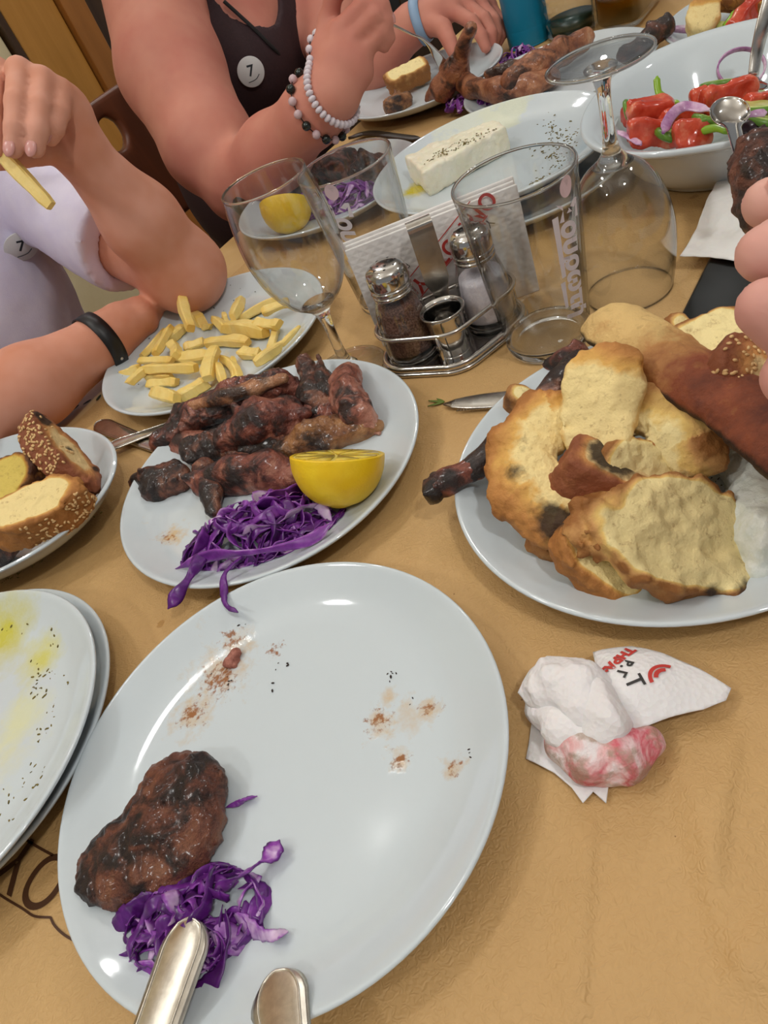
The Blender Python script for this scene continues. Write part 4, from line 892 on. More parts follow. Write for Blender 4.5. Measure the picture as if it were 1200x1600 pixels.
# curved slice left
def arc_bread(label, pts, rad, seed, outer, mat, chars=(), flat=.62, name='bread_slice'):
    P = np.array([at(*p) for p in pts]); R_ = np.array(rad)*1.12; cen = P.mean(0) if outer is None else at(*outer)
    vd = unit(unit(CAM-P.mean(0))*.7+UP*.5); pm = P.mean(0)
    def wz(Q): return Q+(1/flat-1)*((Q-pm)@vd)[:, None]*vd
    Pw = wz(P)
    def f(Q):
        return chain(wz(Q)+.003*np.stack([vnoise(Q*60, seed+31), vnoise(Q*60, seed+32), vnoise(Q*60, seed+33)], 1), Pw, R_, .008)*flat+.0024*fbm(Q, 75, 3, seed)+.0008*vnoise(Q*420, seed+3)
    lo, hi = bounds(np.concatenate([P-R_.max(), P+R_.max()]), .006); V, F = sdf_mesh(f, lo, hi, .0012, .006)
    d = np.linalg.norm(wz(V)-wz(cen[None])[0], axis=1); dp = np.linalg.norm(Pw-wz(cen[None])[0], axis=1)
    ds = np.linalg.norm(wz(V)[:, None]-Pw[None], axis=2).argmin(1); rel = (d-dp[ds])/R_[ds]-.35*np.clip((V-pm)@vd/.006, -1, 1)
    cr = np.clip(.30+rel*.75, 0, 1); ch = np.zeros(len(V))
    for (u, v, z, r, s) in chars: ch = np.maximum(ch, s*np.clip(1.25-np.linalg.norm(V-at(u, v, z), axis=1)/r, 0, 1))
    o = obj(name, (V, F), mat, attrs={'crust': cr, 'char': ch}); tag(o, label, 'bread', GR); return o
arc_bread('curved toasted bread slice curling round the left side', [(895, 645, .048), (850, 662, .046), (815, 705, .042), (812, 755, .036), (850, 797, .030), (900, 812, .026)], [.012, .0145, .0145, .0145, .014, .011], 73, (925, 735, .03), BREAD, [(868, 818, .032, .015, 1.), (900, 822, .03, .013, .9), (798, 735, .048, .012, .62), (835, 792, .042, .012, .7), (812, 690, .055, .010, .55), (850, 740, .05, .008, .5)])
arc_bread('arched white bread piece behind the sesame chunk', [(985, 655, .040), (1030, 640, .044), (1070, 668, .040), (1088, 712, .032)], [.010, .0135, .0135, .011], 74, (1020, 730, .02), BREAD_P, [])
o, V, R, c = bread('bread_slice', 'small grill marked chunk with sesame seeds in the centre', (950, 752, .034), img(.85, .42, .1), img(-.05, -.78, .62), .026, .0165, .0125, BREAD_D, 75, amp=.0012, group=GR, pw=3.5, crust_w=.006, cpos=[(-.004, .002, .0125, .020, 1.)])
nv = vnormals(o); q = (V-c)@R; seeds(o, V, nv, ((-nv@CF) > .2) & (q[:, 0] > .010) & (nv@CD > -.1), 60, 3)
o, V, R, c = bread('bread_slice', 'large flat torn bread piece at the front of the plate', (1058, 838, .024), img(.93, .36, 0), img(.05, -.42, .9), .042, .029, .0085, BREAD_P, 76, tear=.32, amp=.0046, freq=55, group=GR, pw=3., bend=.10, cpos=[(.034, -.020, .009, .013, 1.), (.018, -.026, .008, .009, .9), (.040, -.006, .007, .010, 1.)])
o, V, R, c = bread('bread_slice', 'toasted bread piece with charred corner left of the flat one', (938, 858, .020), img(.75, .66, 0), img(-.1, -.45, .88), .026, .018, .008, BREAD, 77, tear=.3, amp=.003, group=GR, cpos=[(-.020, .012, .007, .015, 1.), (-.026, -.002, .004, .012, .9)])
o, V, R, c = bread('bread_slice', 'pale crumb of torn bread joining the flat pieces', (1020, 770, .026), img(.7, .6, .1), img(.1, -.5, .85), .030, .022, .008, BREAD_P, 86, amp=.004, freq=60, group=GR)
o, V, R, c = bread('bread_slice', 'small bread cube at the left rim near the knife', (814, 627, .018), img(.9, .3, .1), img(-.1, -.6, .8), .0105, .0085, .0075, BREAD_P, 78, amp=.0014, group=GR, char=.5)
o, V, R, c = bread('bread_slice', 'pale fluffy bread chunk near the phone', (1150, 538, .040), img(.9, -.25, .0), img(-.1, -.65, .75), .036, .020, .011, BREAD_P, 79, amp=.003, group=GR, cpos=[(.0, -.020, -.004, .014, .9), (.02, -.018, -.004, .012, .9)])
o, V, R, c = bread('bread_slice', 'sesame crusted bread end at the right frame edge', (1190, 618, .042), img(.7, .7, .1), img(.2, -.5, .85), .030, .022, .012, BREAD_D, 80, group=GR, crust_w=.02, char=.4)
nv = vnormals(o); seeds(o, V, nv, ((-nv@CF) > .4), 110, 4)
o, V, R, c = bread('bread_slice', 'small pale crumb piece behind the long loaf', (1058, 515, .045), img(.6, .8, .1), img(0, -.5, .9), .009, .008, .006, BREAD_P, 81, amp=.0016, group=GR)
o, V, R, c = bread('bread_slice', 'white crumb bit under the curved slice', (862, 845, .013), img(.85, .5, 0), img(0, -.5, .85), .0145, .009, .006, BREAD_P, 82, amp=.0025, group=GR)
o, V, R, c = bread('bread_slice', 'golden crust fragment inside the bread heap', (1005, 735, .026), img(.5, -.8, .2), img(.2, -.4, .9), .017, .012, .009, BREAD, 83, amp=.002, group=GR, cpos=[(0, 0, .009, .008, .6)])
o, V, R, c = bread('bread_slice', 'browned bread bit leaning on the rib bone', (868, 640, .044), img(.9, -.4, .1), img(-.2, -.5, .85), .013, .009, .006, BREAD, 84, amp=.002, group=GR, char=.3)
BONE = grilled('roasted_bone', [(.34, '#3a1d16'), (.46, '#7a4a3c'), (.56, '#a87a68'), (.70, '#c9a392')], 55, .28)
rb_ = thing('rib_bone', 'roasted rib bone with blackened tip sticking out left', 'bone', at(760, 720, ZF))
P_ = [(735, 732, .027), (780, 700, .030), (830, 662, .032), (880, 605, .032), (905, 575, .030)]
def sub_meat(name, pts, rad, mat, seed, parent, amp=.002, freq=80):
    o = meat(name, None, pts, rad, mat, seed, amp, freq); wl = np.array(o.location); o.parent = parent; o.location = wl-ORG[parent.name]; return o
sub_meat('bone_shaft', P_, [.0070, .0085, .0100, .0110, .010], BONE, 90, rb_, .0016); sub_meat('charred_tip', [(682, 764, .024), (700, 752, .025), (738, 731, .027)], [.0062, .0072, .0070], MEAT_A, 91, rb_, .002); sub_meat('burnt_end', [(676, 770, .0235), (681, 764, .024)], [.0072, .0068], MEAT_B, 92, rb_, .0022)
meat('meat_piece', 'dark red meat scrap behind the upright bread slice', [(858, 572, .019), (885, 563, .022), (905, 550, .024)], [.004, .006, .006], MEAT_A, 93, .002, group='meat on the bread plate')
TZA = mottled('tzatziki', [(.3, '#d3d8cc'), (.6, '#e6e9e2'), (.8, '#cfd6b8')], 120, .35, .5, .002, 200)
meat('tzatziki', 'blob of white yoghurt dip at the right plate edge', [(1165, 730, .010), (1180, 790, .011), (1195, 850, .010), (1178, 895, .008)], [.012, .015, .015, .008], TZA, 94, .0045, 75, 'dip', floor=ZF)
specks('spice_specks', 'brown spice specks on and around the yoghurt dip', 'bread', [(1130, 700), (1110, 715), (1150, 690), (1120, 740), (1140, 720), (1100, 740), (1080, 730)], 60, 13, CHARB, 6, ZF, (.0003, .0007), 'crumbs')

# ------------------------------------------------------------------ feta
FETA = mottled('feta_cheese', [(.3, '#e6dfc2'), (.7, '#f0ebd8')], 60, .5, .5, .0015, 220, Subsurface_Weight=.15, Subsurface_Scale=.004)
zf_ = .022+ZF; fa, fb = at(655, 275, zf_+.012), at(785, 214, zf_+.012); fx = unit(fb-fa); fc = (fa+fb)/2+unit(np.cross(UP, fx))*.004; Rf = np.stack([fx, np.cross(UP, fx), UP], 1); FLn = np.linalg.norm(fb-fa)/2
def ffeta(Q):
    q = (Q-fc)@Rf; w_ = .024*(1-.35*np.clip(q[:, 0]/FLn, -1, 1)); e = np.stack([np.abs(q[:, 0])-FLn*1.05, np.abs(q[:, 1])-w_, np.abs(q[:, 2])-.0125], 1)
    return np.linalg.norm(np.maximum(e+.003, 0), axis=1)+np.minimum(e.max(1)+.003, 0)-.003+.0030*fbm(Q, 70, 3, 44)+.0012*np.abs(vnoise(Q*230, 3))
V, F = sdf_mesh(ffeta, fc-.075, fc+.075, .0014, .004); fe = tag(obj('feta_block', (V, F), FETA), 'slab of white feta cheese sprinkled with oregano', 'cheese')
rg = np.random.default_rng(3); mb = MB(); s0, F0 = ico(1., 0)
for i in range(130):
    x, y = rg.normal(-.1, .38)*FLn, rg.normal(-.012, .006)
    if abs(x) > FLn*.95 or abs(y) > .02: continue
    mb.add((s0*[.0012, .0007, .0004]@rotz(rg.uniform(0, 6)).T+fc+Rf@np.array([x, y, .0128]), F0))
o = obj('oregano', mb.get(), OREG, fe); o['kind'] = 'stuff'

# ------------------------------------------------------------------ salad
TOM = mottled('tomato_flesh', [(.36, '#b5341e'), (.52, '#cc5038'), (.70, '#de9474')], 45, .18, .25, .001, 160, Subsurface_Weight=.15, Subsurface_Scale=.004)
CUC = mottled('cucumber', [(.3, '#a6b95a'), (.6, '#c6d084'), (.8, '#d9dcae')], 70, .22, .2, .001); PEPR = plain('green_pepper', '#86b02c', .22); CUCS = plain('cucumber_skin', '#5d8428', .3)
ONI = mottled('red_onion', [(.3, '#8a4a86'), (.55, '#c9a0c0'), (.75, '#e6d6e0')], 60, .25, .1)
def chunk(name, label, c, X, N, hs, mat, seed, cat, taper=.5, amp=.0032, rnd=.0022, group=None):
    c = at(*c); X = unit(X); N = unit(N-np.dot(N, X)*X); R = np.stack([X, np.cross(N, X), N], 1); hs = np.array(hs)
    def f(Q):
        q = (Q-c)@R; k = 1-taper*np.clip(q[:, 2]/hs[2]*.5+.5, 0, 1); e = np.stack([np.abs(q[:, 0])-hs[0]*np.sqrt(np.clip(1-(q[:, 2]/hs[2]*.6)**2, .1, 1)), np.abs(q[:, 1])-hs[1]*k, np.abs(q[:, 2])-hs[2]], 1)
        return np.linalg.norm(np.maximum(e+rnd, 0), axis=1)+np.minimum(e.max(1)+rnd, 0)-rnd+amp*fbm(Q, 90, 2, seed)
    rr = np.linalg.norm(hs)+.004; V, F = sdf_mesh(f, c-rr, c+rr, .0014, .004); return tag(obj(name, (V, F), mat), label, cat, group)
GT = 'salad tomatoes'
chunk('tomato_wedge', 'big tomato chunk at the left of the salad', (1012, 178, .046), img(1, -.1, 0), img(0, -.6, .8), (.020, .014, .012), TOM, 1, 'tomato', .4, group=GT)
chunk('tomato_wedge', 'flat tomato wedge at the left rim of the salad', (1022, 208, .046), img(1, .1, 0), img(-.1, -.7, .7), (.021, .009, .010), TOM, 2, 'tomato', .6, group=GT)
chunk('tomato_wedge', 'pointed tomato corner in front of the cucumber', (1080, 208, .046), img(1, -.15, 0), img(0, -.9, .5), (.015, .010, .010), TOM, 3, 'tomato', .85, group=GT)
chunk('tomato_wedge', 'long tomato wedge at the back of the salad', (1138, 147, .050), img(1, -.3, 0), img(0, -.6, .8), (.022, .009, .010), TOM, 4, 'tomato', .6, group=GT)
chunk('tomato_wedge', 'small tomato tip beside the long wedge', (1100, 155, .044), img(.8, -.2, .3), img(-.2, -.8, .5), (.010, .009, .010), TOM, 5, 'tomato', .7, group=GT)
GC = 'salad cucumbers'
def disc(name, label, c, N, r, t, mat, cat, group=None, skin=None, arc=(0, 2*np.pi)):
    c = at(*c); N = unit(N); X = unit(np.cross(N, [.2, .1, .97])); R = np.stack([X, np.cross(N, X), N], 1)
    th = thing(name, label, cat, c, group); obj('flesh', xf(lathe(smooth_prof([(0, t), (r*.6, t), (r*.93, t*.9), (r*.97, 0), (r*.93, -t*.9), (r*.5, -t), (0, -t)], 24), 36), R, c), mat, th)
    obj('skin', xf(tube([(r*.985*math.cos(a), r*.985*math.sin(a), 0) for a in np.linspace(*arc, 40, endpoint=False)], t*.85, 8, True), R, c), skin or CUCS, th)
disc('cucumber_slice', 'cucumber slice right of the spoon', (1178, 168, .046), img(-.1, -.8, .6), .0155, .003, CUC, 'cucumber', GC)
disc('cucumber_slice', 'cucumber slice beneath the right one', (1192, 188, .043), img(.1, -.75, .6), .014, .003, CUC, 'cucumber', GC)
disc('cucumber_slice', 'tilted cucumber slice beside the pointed tomato', (1085, 195, .044), img(-.2, -.95, .35), .0165, .0035, CUC, 'cucumber', GC)
disc('cucumber_slice', 'pale cucumber slice at the left salad wall', (985, 180, .047), img(.7, -.2, .5), .011, .003, CUC, 'cucumber', GC)
disc('cucumber_slice', 'pale cucumber slice behind the tomatoes', (1125, 132, .048), img(-.1, -.85, .4), .014, .003, CUC, 'cucumber', GC)
disc('cucumber_slice', 'pale cucumber piece at the salad front', (1048, 212, .044), img(.2, -.7, .6), .010, .004, CUC, 'cucumber', GC)
def strip(name, label, pts, wd, th, mat, cat, group=None, up=UP):
    P = spline(np.array([at(*p) for p in pts]), 24); x = np.linspace(0, 1, 24)
    return tag(obj(name, utensil_strip(P, wd*np.clip(np.minimum(x, 1-x)*10, .3, 1), np.full(24, th), up), mat), label, cat, group)
strip('pepper_strip', 'upright green pepper strip in the salad', [(1026, 120, .062), (1028, 140, .054), (1034, 160, .046)], .0030, .0022, PEPR, 'pepper', 'green pepper strips', CF)
strip('pepper_strip', 'curled green pepper strip behind the tomato', [(1034, 146, .050), (1042, 160, .046), (1062, 162, .045)], .0032, .0022, PEPR, 'pepper', 'green pepper strips', CF)
chunk('tomato_wedge', 'half hidden tomato piece under the onion strip', (1062, 186, .042), img(.9, -.3, 0), img(0, -.6, .8), (.017, .011, .010), TOM, 7, 'tomato', .5, group=GT)
disc('cucumber_slice', 'cucumber slice lying deep at the right of the bowl', (1165, 145, .040), img(.1, -.7, .7), .017, .003, CUC, 'cucumber', GC)
disc('cucumber_slice', 'cucumber slice leaning behind the serving spoon', (1112, 192, .043), img(.3, -.8, .5), .014, .003, CUC, 'cucumber', GC)
disc('cucumber_slice', 'cucumber slice lowest in the middle of the bowl', (1120, 172, .030), img(-.1, -.6, .8), .018, .0035, CUC, 'cucumber', GC)
disc('cucumber_slice', 'cucumber slice lowest at the back of the bowl', (1150, 160, .028), img(.1, -.6, .8), .019, .0035, CUC, 'cucumber', GC)
chunk('tomato_wedge', 'tomato piece sunk at the right of the bowl', (1195, 160, .040), img(.9, -.2, 0), img(0, -.6, .8), (.018, .010, .010), TOM, 8, 'tomato', .5, group=GT)
strip('onion_strip', 'pale onion strip across the right cucumber slices', [(1160, 188, .050), (1180, 178, .052), (1198, 176, .050)], .0030, .0010, ONI, 'onion', 'red onion pieces', CF)
strip('pepper_strip', 'green pepper strip in front of the serving spoon', [(1095, 205, .046), (1120, 200, .048), (1140, 206, .047)], .0034, .0022, PEPR, 'pepper', 'green pepper strips', CF)
GO = 'red onion pieces'
strip('onion_strip', 'purple onion strip arching over the tomatoes', [(1036, 208, .054), (1048, 182, .058), (1070, 166, .058), (1110, 172, .054)], .0042, .0011, ONI, 'onion', GO, CF)
strip('onion_strip', 'purple onion strip lying along the left rim', [(965, 205, .050), (985, 215, .049), (1002, 226, .047)], .0030, .0010, ONI, 'onion', GO, CF)
def ring(name, label, c, N, r, wd, th, mat, cat, group=None, a0=0, a1=2*np.pi):
    c = at(*c); N = unit(N); X = unit(np.cross(N, [.2, .1, .97])); R = np.stack([X, np.cross(N, X), N], 1); pr = [(r-th, -wd), (r+th, -wd), (r+th, wd), (r-th, wd), (r-th, -wd)]
    return tag(obj(name, xf(lathe(pr, 40), R, c), mat), label, cat, group)
ring('onion_ring', 'thin pale onion ring on the far wall of the bowl', (1158, 106, .052), img(-.2, -.2, .9), .018, .0018, .0007, ONI, 'onion', GO)
meat('olive', 'dark olive near the front rim of the bowl', [(1168, 200, .044), (1172, 200, .044)], [.006, .006], plain('olive_black', '#2b141c', .25), 5, .0004, 60, 'olive')
sp0 = at(1150, 222, .060); sp = thing('serving_spoon', 'serving spoon tip resting on the front rim of the bowl', 'cutlery', sp0)
SPP = [(1144, 190, .0605), (1146, 197, .062), (1150, 212, .064), (1156, 236, .066), (1166, 270, .066)]
P_ = spline(np.array([at(*p) for p in SPP]), 20); obj('neck', utensil_strip(P_, np.interp(np.linspace(0, 1, 20), [0, .3, 1], [.009, .005, .004]), np.full(20, .0012), img(-.2, -.5, .8)), STEEL2, sp)
Ns = img(-.25, -.45, .85); Xs = img(.1, .98, .2); Xs = unit(Xs-np.dot(Xs, Ns)*Ns); Rs = np.stack([np.cross(Xs, Ns), Xs, Ns], 1)
V, F = lathe(smooth_prof([(0, -.0050), (.5, -.0042), (.85, -.0018), (1., .0006), (.98, .0012), (.84, -.0006), (.5, -.0030), (0, -.0038)], 40), 48); V = V*[.0132, .0165, 1]; obj('bowl', xf((V, F), Rs, at(1140, 176, .0625)), STEEL2, sp)
P_ = np.array([at(1177, 118, .052), at(1183, 80, .066), at(1193, 38, .082), at(1212, -30, .105)]); sq = thing('salad_spoon', 'long spoon standing in the salad at the right', 'cutlery', P_[0])
obj('handle', utensil_strip(spline(P_, 20), np.linspace(.0042, .0065, 20), np.full(20, .0012), CF*-1), STEEL, sq); P2 = np.array([at(1170, 140, .044), at(1173, 128, .048), at(1177, 118, .052)]); obj('bowl', utensil_strip(spline(P2, 10), [.006, .012, .014, .015, .015, .014, .011, .008, .005, .0042], np.full(10, .0012), img(0, -.5, .8)), STEEL2, sq)

# ------------------------------------------------------------------ plates at the back
meat('meat_piece', 'dark meat lump at the left of the lemon plate', [(378, 318, .018), (400, 300, .02), (425, 285, .02)], [.012, .014, .012], MEAT_B, 41, group='meat on the lemon plate', h=.002)
meat('meat_piece', 'dark round tip of meat by the wine glass rim', [(462, 252, .022), (470, 262, .02)], [.011, .011], MEAT_B, 42, group='meat on the lemon plate', h=.002)
meat('meat_piece', 'brown meat seen inside the back tumbler rim', [(500, 270, .02), (525, 258, .022), (545, 245, .02)], [.013, .015, .013], MEAT_A, 43, group='meat on the lemon plate', h=.002)
meat('meat_piece', 'brown meat at the right of the lemon plate', [(560, 272, .018), (580, 260, .02), (590, 252, .018)], [.012, .013, .01], MEAT_B, 44, group='meat on the lemon plate', h=.002)
half_lemon('half lemon seen through the upright wine glass', at(446, 318, .034), img(-.12, -.985, .06), .0285)
ca, cb = at(400, 345, .01), at(600, 300, .01); heap('cabbage_heap', 'purple cabbage seen through the back tumbler', at(520, 318, .01)*[1, 1, 0]+[0, 0, TZ], cb-ca, .070, .024, .020, 60, 33, (.0018, .0034), (.035, .07), ZF)
strip('dark_spoon', 'dark cutlery handle lying behind the back tumbler', [(545, 216, .004), (575, 208, .005), (620, 213, .004), (660, 218, .003)], .006, .002, plain('dark_handle', '#2b211b', .4), 'cutlery')
o, V, R, c = bread('bread_slice', 'pale bread cube on the plate before the person in maroon', (636, 120, .030), img(.9, -.42, 0), img(-.1, -.5, .85), .030, .015, .012, BREAD_P, 87, pw=5, group='bread on the far plate', h=.002)
meat('meat_piece', 'browned chunk beside the bread cube', [(614, 166, .018), (630, 158, .018)], [.013, .013], MEAT_C, 45, h=.002)
meat('grilled_rib', 'grilled rib gripped by the hand with the blue band', [(735, 48, .085), (722, 78, .066), (712, 108, .048), (690, 140, .030), (675, 150, .022)], [.008, .009, .015, .014, .009], RIBM, 46, .003, group='grilled ribs', h=.002)
meat('grilled_rib', 'long brown rib in front on the rib plate', [(700, 108, .040), (735, 135, .030), (780, 142, .024), (830, 135, .022), (862, 120, .020)], [.010, .012, .013, .012, .010], RIBM, 47, .003, group='grilled ribs', h=.002)
meat('grilled_rib', 'reddish rib slanting to the back of the rib plate', [(800, 128, .030), (840, 105, .030), (880, 80, .028), (918, 60, .026)], [.013, .015, .014, .011], RIBM, 48, .0035, group='grilled ribs', h=.002)
meat('grilled_rib', 'golden slice of meat beside the purple cabbage', [(765, 118, .03), (800, 108, .030), (825, 100, .028)], [.007, .009, .007], FATM, 49, .002, group='grilled ribs', h=.002)
meat('grilled_rib', 'dark rib end right of the glass foot', [(985, 85, .022), (1010, 66, .026), (1040, 42, .030)], [.011, .012, .010], MEAT_B, 51, .0035, group='grilled ribs', h=.002)
c1 = at(745, 158, .01); heap('cabbage_heap', 'purple cabbage at the near side of the rib plate', c1*[1, 1, 0]+[0, 0, TZ], at(790, 150)-at(720, 165), .042, .020, .014, 32, 34, (.0018, .003), (.025, .05), ZF)
c1 = at(805, 95, .01); heap('cabbage_heap', 'purple cabbage at the far side of the rib plate', c1*[1, 1, 0]+[0, 0, TZ], at(830, 85)-at(790, 105), .03, .018, .016, 26, 35, (.0018, .003), (.025, .05), ZF)
o, V, R, c = bread('bread_roll', 'small golden bun on the far right plate', (1098, 30, .030), img(.1, -1, .1), img(-.3, -.2, .9), .020, .0165, .015, BREAD, 88, pw=2., crust_w=.03, group=None, h=.002, side=(1, 0, 0, .016))
ring('onion_ring', 'purple onion ring around the bun foot', (1090, 46, .012), img(0, -.8, .6), .026, .0025, .0012, ONI, 'onion', GO)
chunk('tomato_wedge', 'tomato wedge on the far right plate', (1165, 22, .026), img(.6, -.8, 0), img(-.4, -.2, .9), (.026, .012, .012), TOM, 6, 'tomato', .5, group='tomato on the far plate')
strip('cucumber_strip', 'green cucumber strip beside the far tomato wedge', [(1132, 46, .018), (1142, 34, .022), (1152, 18, .026)], .005, .003, PEPR, 'cucumber', None, CF)
strip('cucumber_strip', 'pale cucumber piece at the foot of the bun', [(1116, 54, .014), (1126, 46, .018), (1132, 38, .02)], .006, .004, CUC, 'cucumber', None, CF)
for i, (u, v, wh_) in enumerate([(1130, 5, 'leftmost'), (1150, 2, 'second from left'), (1178, 0, 'third from left'), (1195, 8, 'rightmost')]):
    o, V, R, c = bread('potato_crisp', 'yellow fried potato piece behind the far tomato, '+wh_, (u, v, .026), img(.9, .2, .1), img(.1, -.6, .8), .017, .013, .006, bread_mat('fried_potato%d' % i, '#d9b04a', '#cf9c38', '#b9802c', '#7a4a1a'), 140+i, group='fried potatoes on the far plate', h=.0025)
    o['category'] = 'potato'

# ------------------------------------------------------------------ bottles at the back
TEAL = plain('teal_plastic', '#0f7a9c', .35)
tl = at(828, 66, 0); t = thing('teal_bottle', 'teal blue drinking bottle at the back of the table', 'bottle', tl)
obj('body', xf(lathe(smooth_prof([(0, 0), (.026, 0), (.0285, .003), (.029, .010), (.029, .022), (.0282, .024), (.029, .026), (.029, .12), (.028, .15), (.020, .168), (.017, .172), (0, .172)], 60), 48), None, tl), TEAL, t); obj('cap', xf(lathe(smooth_prof([(0, .172), (.018, .172), (.0185, .176), (.0185, .198), (.016, .202), (0, .203)], 24), 36), None, tl), plain('teal_cap', '#0b5f7c', .4), t)
wl = at(895, 50, 0); t = thing('water_bottle', 'clear plastic water bottle with white ribbed label', 'bottle', wl)
PET = thin_glass('clear_plastic', (.93, .96, .96), 1.4); zz = np.linspace(.004, .16, 50)
obj('body', xf(lathe([(0, .002), (.028, 0)]+[(.0325+.0012*math.sin(z*420), z) for z in zz]+[(.028, .175), (.016, .195), (.0125, .20), (.0125, .212)], 48), None, wl), PET, t); obj('cap', xf(lathe([(0, .205), (.0145, .205), (.0145, .222), (0, .223)], 28), None, wl), CERAMIC, t)
lb_ = []
for k in range(8):
    a = math.radians(-75)+np.linspace(0, .55, 8); z0 = .040+k*.011
    V = np.concatenate([np.c_[.0345*np.cos(a), .0345*np.sin(a), np.linspace(z0, z0+.003, 8)], np.c_[.0345*np.cos(a), .0345*np.sin(a), np.linspace(z0+.0085, z0+.0115, 8)]]); obj('label_stripe', xf((V, [(i, i+1, 9+i, 8+i) for i in range(7)]), None, wl), DECAL, t, smooth=False)
obj('liquid', xf(lathe([(0, .003), (.027, .003), (.031, .02), (0, .02)], 36), None, wl), plain('bottle_green', '#14352c', .3), t)
al = at(985, 28, 0); t = thing('wine_jug', 'square glass jug of amber wine at the back', 'jug', al)
Ra = RB; obj('glass', xf(box(.105, .062, .15, .012, 3), Ra, al+UP*.076), thin_glass('jug_glass', (.9, .9, .84), 1.3), t); obj('amber_wine', xf(box(.097, .054, .10, .010, 3), Ra, al+UP*.056), thin_glass('amber_liquid', (.52, .36, .10), 1.), t)
t_ = obj('neck', xf(lathe(smooth_prof([(.03, .148), (.026, .16), (.024, .19), (.028, .205), (.0265, .205), (.0225, .19), (.0245, .16)], 30), 36), None, al), GLASS_THIN, t)

# ------------------------------------------------------------------ crumpled napkins
TISSUE = napkin_mat('thin_tissue', '#e9e5e6', 420)
def sheet(px, hfun, nr=16, th=.0005, cen=None, seed=0, wr=.0016, edge=None):
    O = np.array([at(u, v)[:2] for u, v in px]); c = O.mean(0) if cen is None else at(*cen)[:2]
    seg = []; 
    for i in range(len(O)):
        for t in np.linspace(0, 1, 6, endpoint=False): seg.append(O[i]*(1-t)+O[(i+1) % len(O)]*t)
    O = np.array(seg); n = len(O); P = [np.r_[c, 0]]
    for k in range(1, nr+1): P += [np.r_[c+(o-c)*k/nr, 0] for o in O]
    P = np.array(P); q = P.copy(); q[:, 2] = .3+seed
    P[:, 2] = hfun(P[:, :2])+wr*(1-np.abs(fbm(q, 55, 2, seed))*2.2)+wr*.4*fbm(q, 160, 2, seed+4)
    P[:, 2] = np.maximum(P[:, 2], .0008)+TZ
    F = [(0, 1+i, 1+(i+1) % n) for i in range(n)]+[(1+(k-1)*n+i, 1+k*n+i, 1+k*n+(i+1) % n, 1+(k-1)*n+(i+1) % n) for k in range(1, nr) for i in range(n)]
    m_ = len(P); V = np.concatenate([P, P-[0, 0, th]]); F = F+[tuple(reversed([j+m_ for j in f])) for f in F]
    b = 1+(nr-1)*n; F += [(b+i, b+m_+i, b+m_+(i+1) % n, b+(i+1) % n) for i in range(n)]
    return V, F
def gauss(c, r): c = at(*c)[:2]; return lambda P: np.exp(-((P-c)**2).sum(1)/r**2)
cn = thing('crumpled_napkin', 'crumpled white napkin wrapped round pink scraps', 'napkin', at(930, 1140))
obj('lower_sheet', sheet([(832, 1135), (823, 1188), (868, 1212), (895, 1235), (912, 1258), (928, 1240), (948, 1258), (952, 1232), (995, 1205), (1025, 1160), (1010, 1120), (930, 1100)], lambda P: .0012+0*P[:, 0]+.003*gauss((930, 1150), .02)(P), seed=1, wr=.0009), TISSUE, cn)
STAINED = NT('pink_stained_tissue'); fz = STAINED.noise(55, 4, .6, dist=.6); fz2 = STAINED.noise(95, 4, .6)
STAINED.set(Base_Color=STAINED.mix(STAINED.ramp(fz2, [(.50, 0.), (.62, .75)]), STAINED.ramp(fz, [(.36, '#e9dfe0'), (.46, '#e2b0b0'), (.54, '#cf5f6c'), (.66, '#e6c8ca')]), '#a08a76'), Roughness=.6, Normal=STAINED.bump(STAINED.noise(130, 4, .6), .6, .003))
Pb = [at(880, 1165, .008), at(925, 1185, .009), at(975, 1180, .009), at(1010, 1160, .008)]
def fb_(Q): return chain(Q, Pb, [.0085, .0105, .0105, .008], .006)+.0022*np.abs(fbm(Q, 110, 2, 8))+.0014*fbm(Q, 60, 2, 4)
lo, hi = bounds(Pb, .018); obj('stained_bundle', sdf_mesh(fb_, lo, hi, .0010, .004), STAINED.m, cn)
def fold_blob(pts, rad, seed, amp=.003):
    P = [at(*p) for p in pts]
    def f(Q):
        w_ = np.abs(vnoise(Q*75, seed))+.6*np.abs(vnoise(Q*150, seed+2)); d = chain(Q, P, rad, .005)+amp*(w_-.5)
        return np.maximum(d, TZ+.0006-Q[:, 2])
    lo, hi = bounds(P, max(rad)+.008); return sdf_mesh(f, lo, hi, .0010, .005)
obj('crumpled_fold', fold_blob([(848, 1085, .010), (868, 1068, .013), (905, 1075, .015), (915, 1110, .015)], [.0095, .0110, .0115, .010], 21), TISSUE, cn)
obj('crumpled_fold', fold_blob([(925, 1095, .016), (945, 1130, .017), (938, 1148, .016)], [.0105, .0090, .0055], 22, .002), TISSUE, cn)
obj('crumpled_fold', fold_blob([(845, 1110, .006), (880, 1140, .013), (905, 1152, .013)], [.007, .0075, .006], 23, .002), TISSUE, cn)
def flap_h(P): return .0035+.0125*gauss((985, 1095), .024)(P)+.004*gauss((1070, 1095), .02)(P)
obj('flap', sheet([(930, 1034), (960, 1030), (990, 1027), (1040, 1042), (1095, 1062), (1143, 1088), (1135, 1108), (1100, 1126), (1050, 1142), (985, 1166), (965, 1150), (945, 1100)], flap_h, seed=3, wr=.0006), TISSUE, cn)
def flat_txt(s, size, u, v, u2, v2, mt, parent, hf, bold=0.):
    a = at(u, v); b = at(u2, v2); ux = unit((b-a)*[1, 1, 0]); uy = np.cross(UP, ux); V, F = text_mesh(s, size, 0, bold); W = a[:2]+V[:, :1]*ux[:2]+V[:, 1:2]*uy[:2]
    obj('lettering', (np.c_[W, TZ+hf(W)+.0009], F), mt, parent, smooth=False)
sh = 12
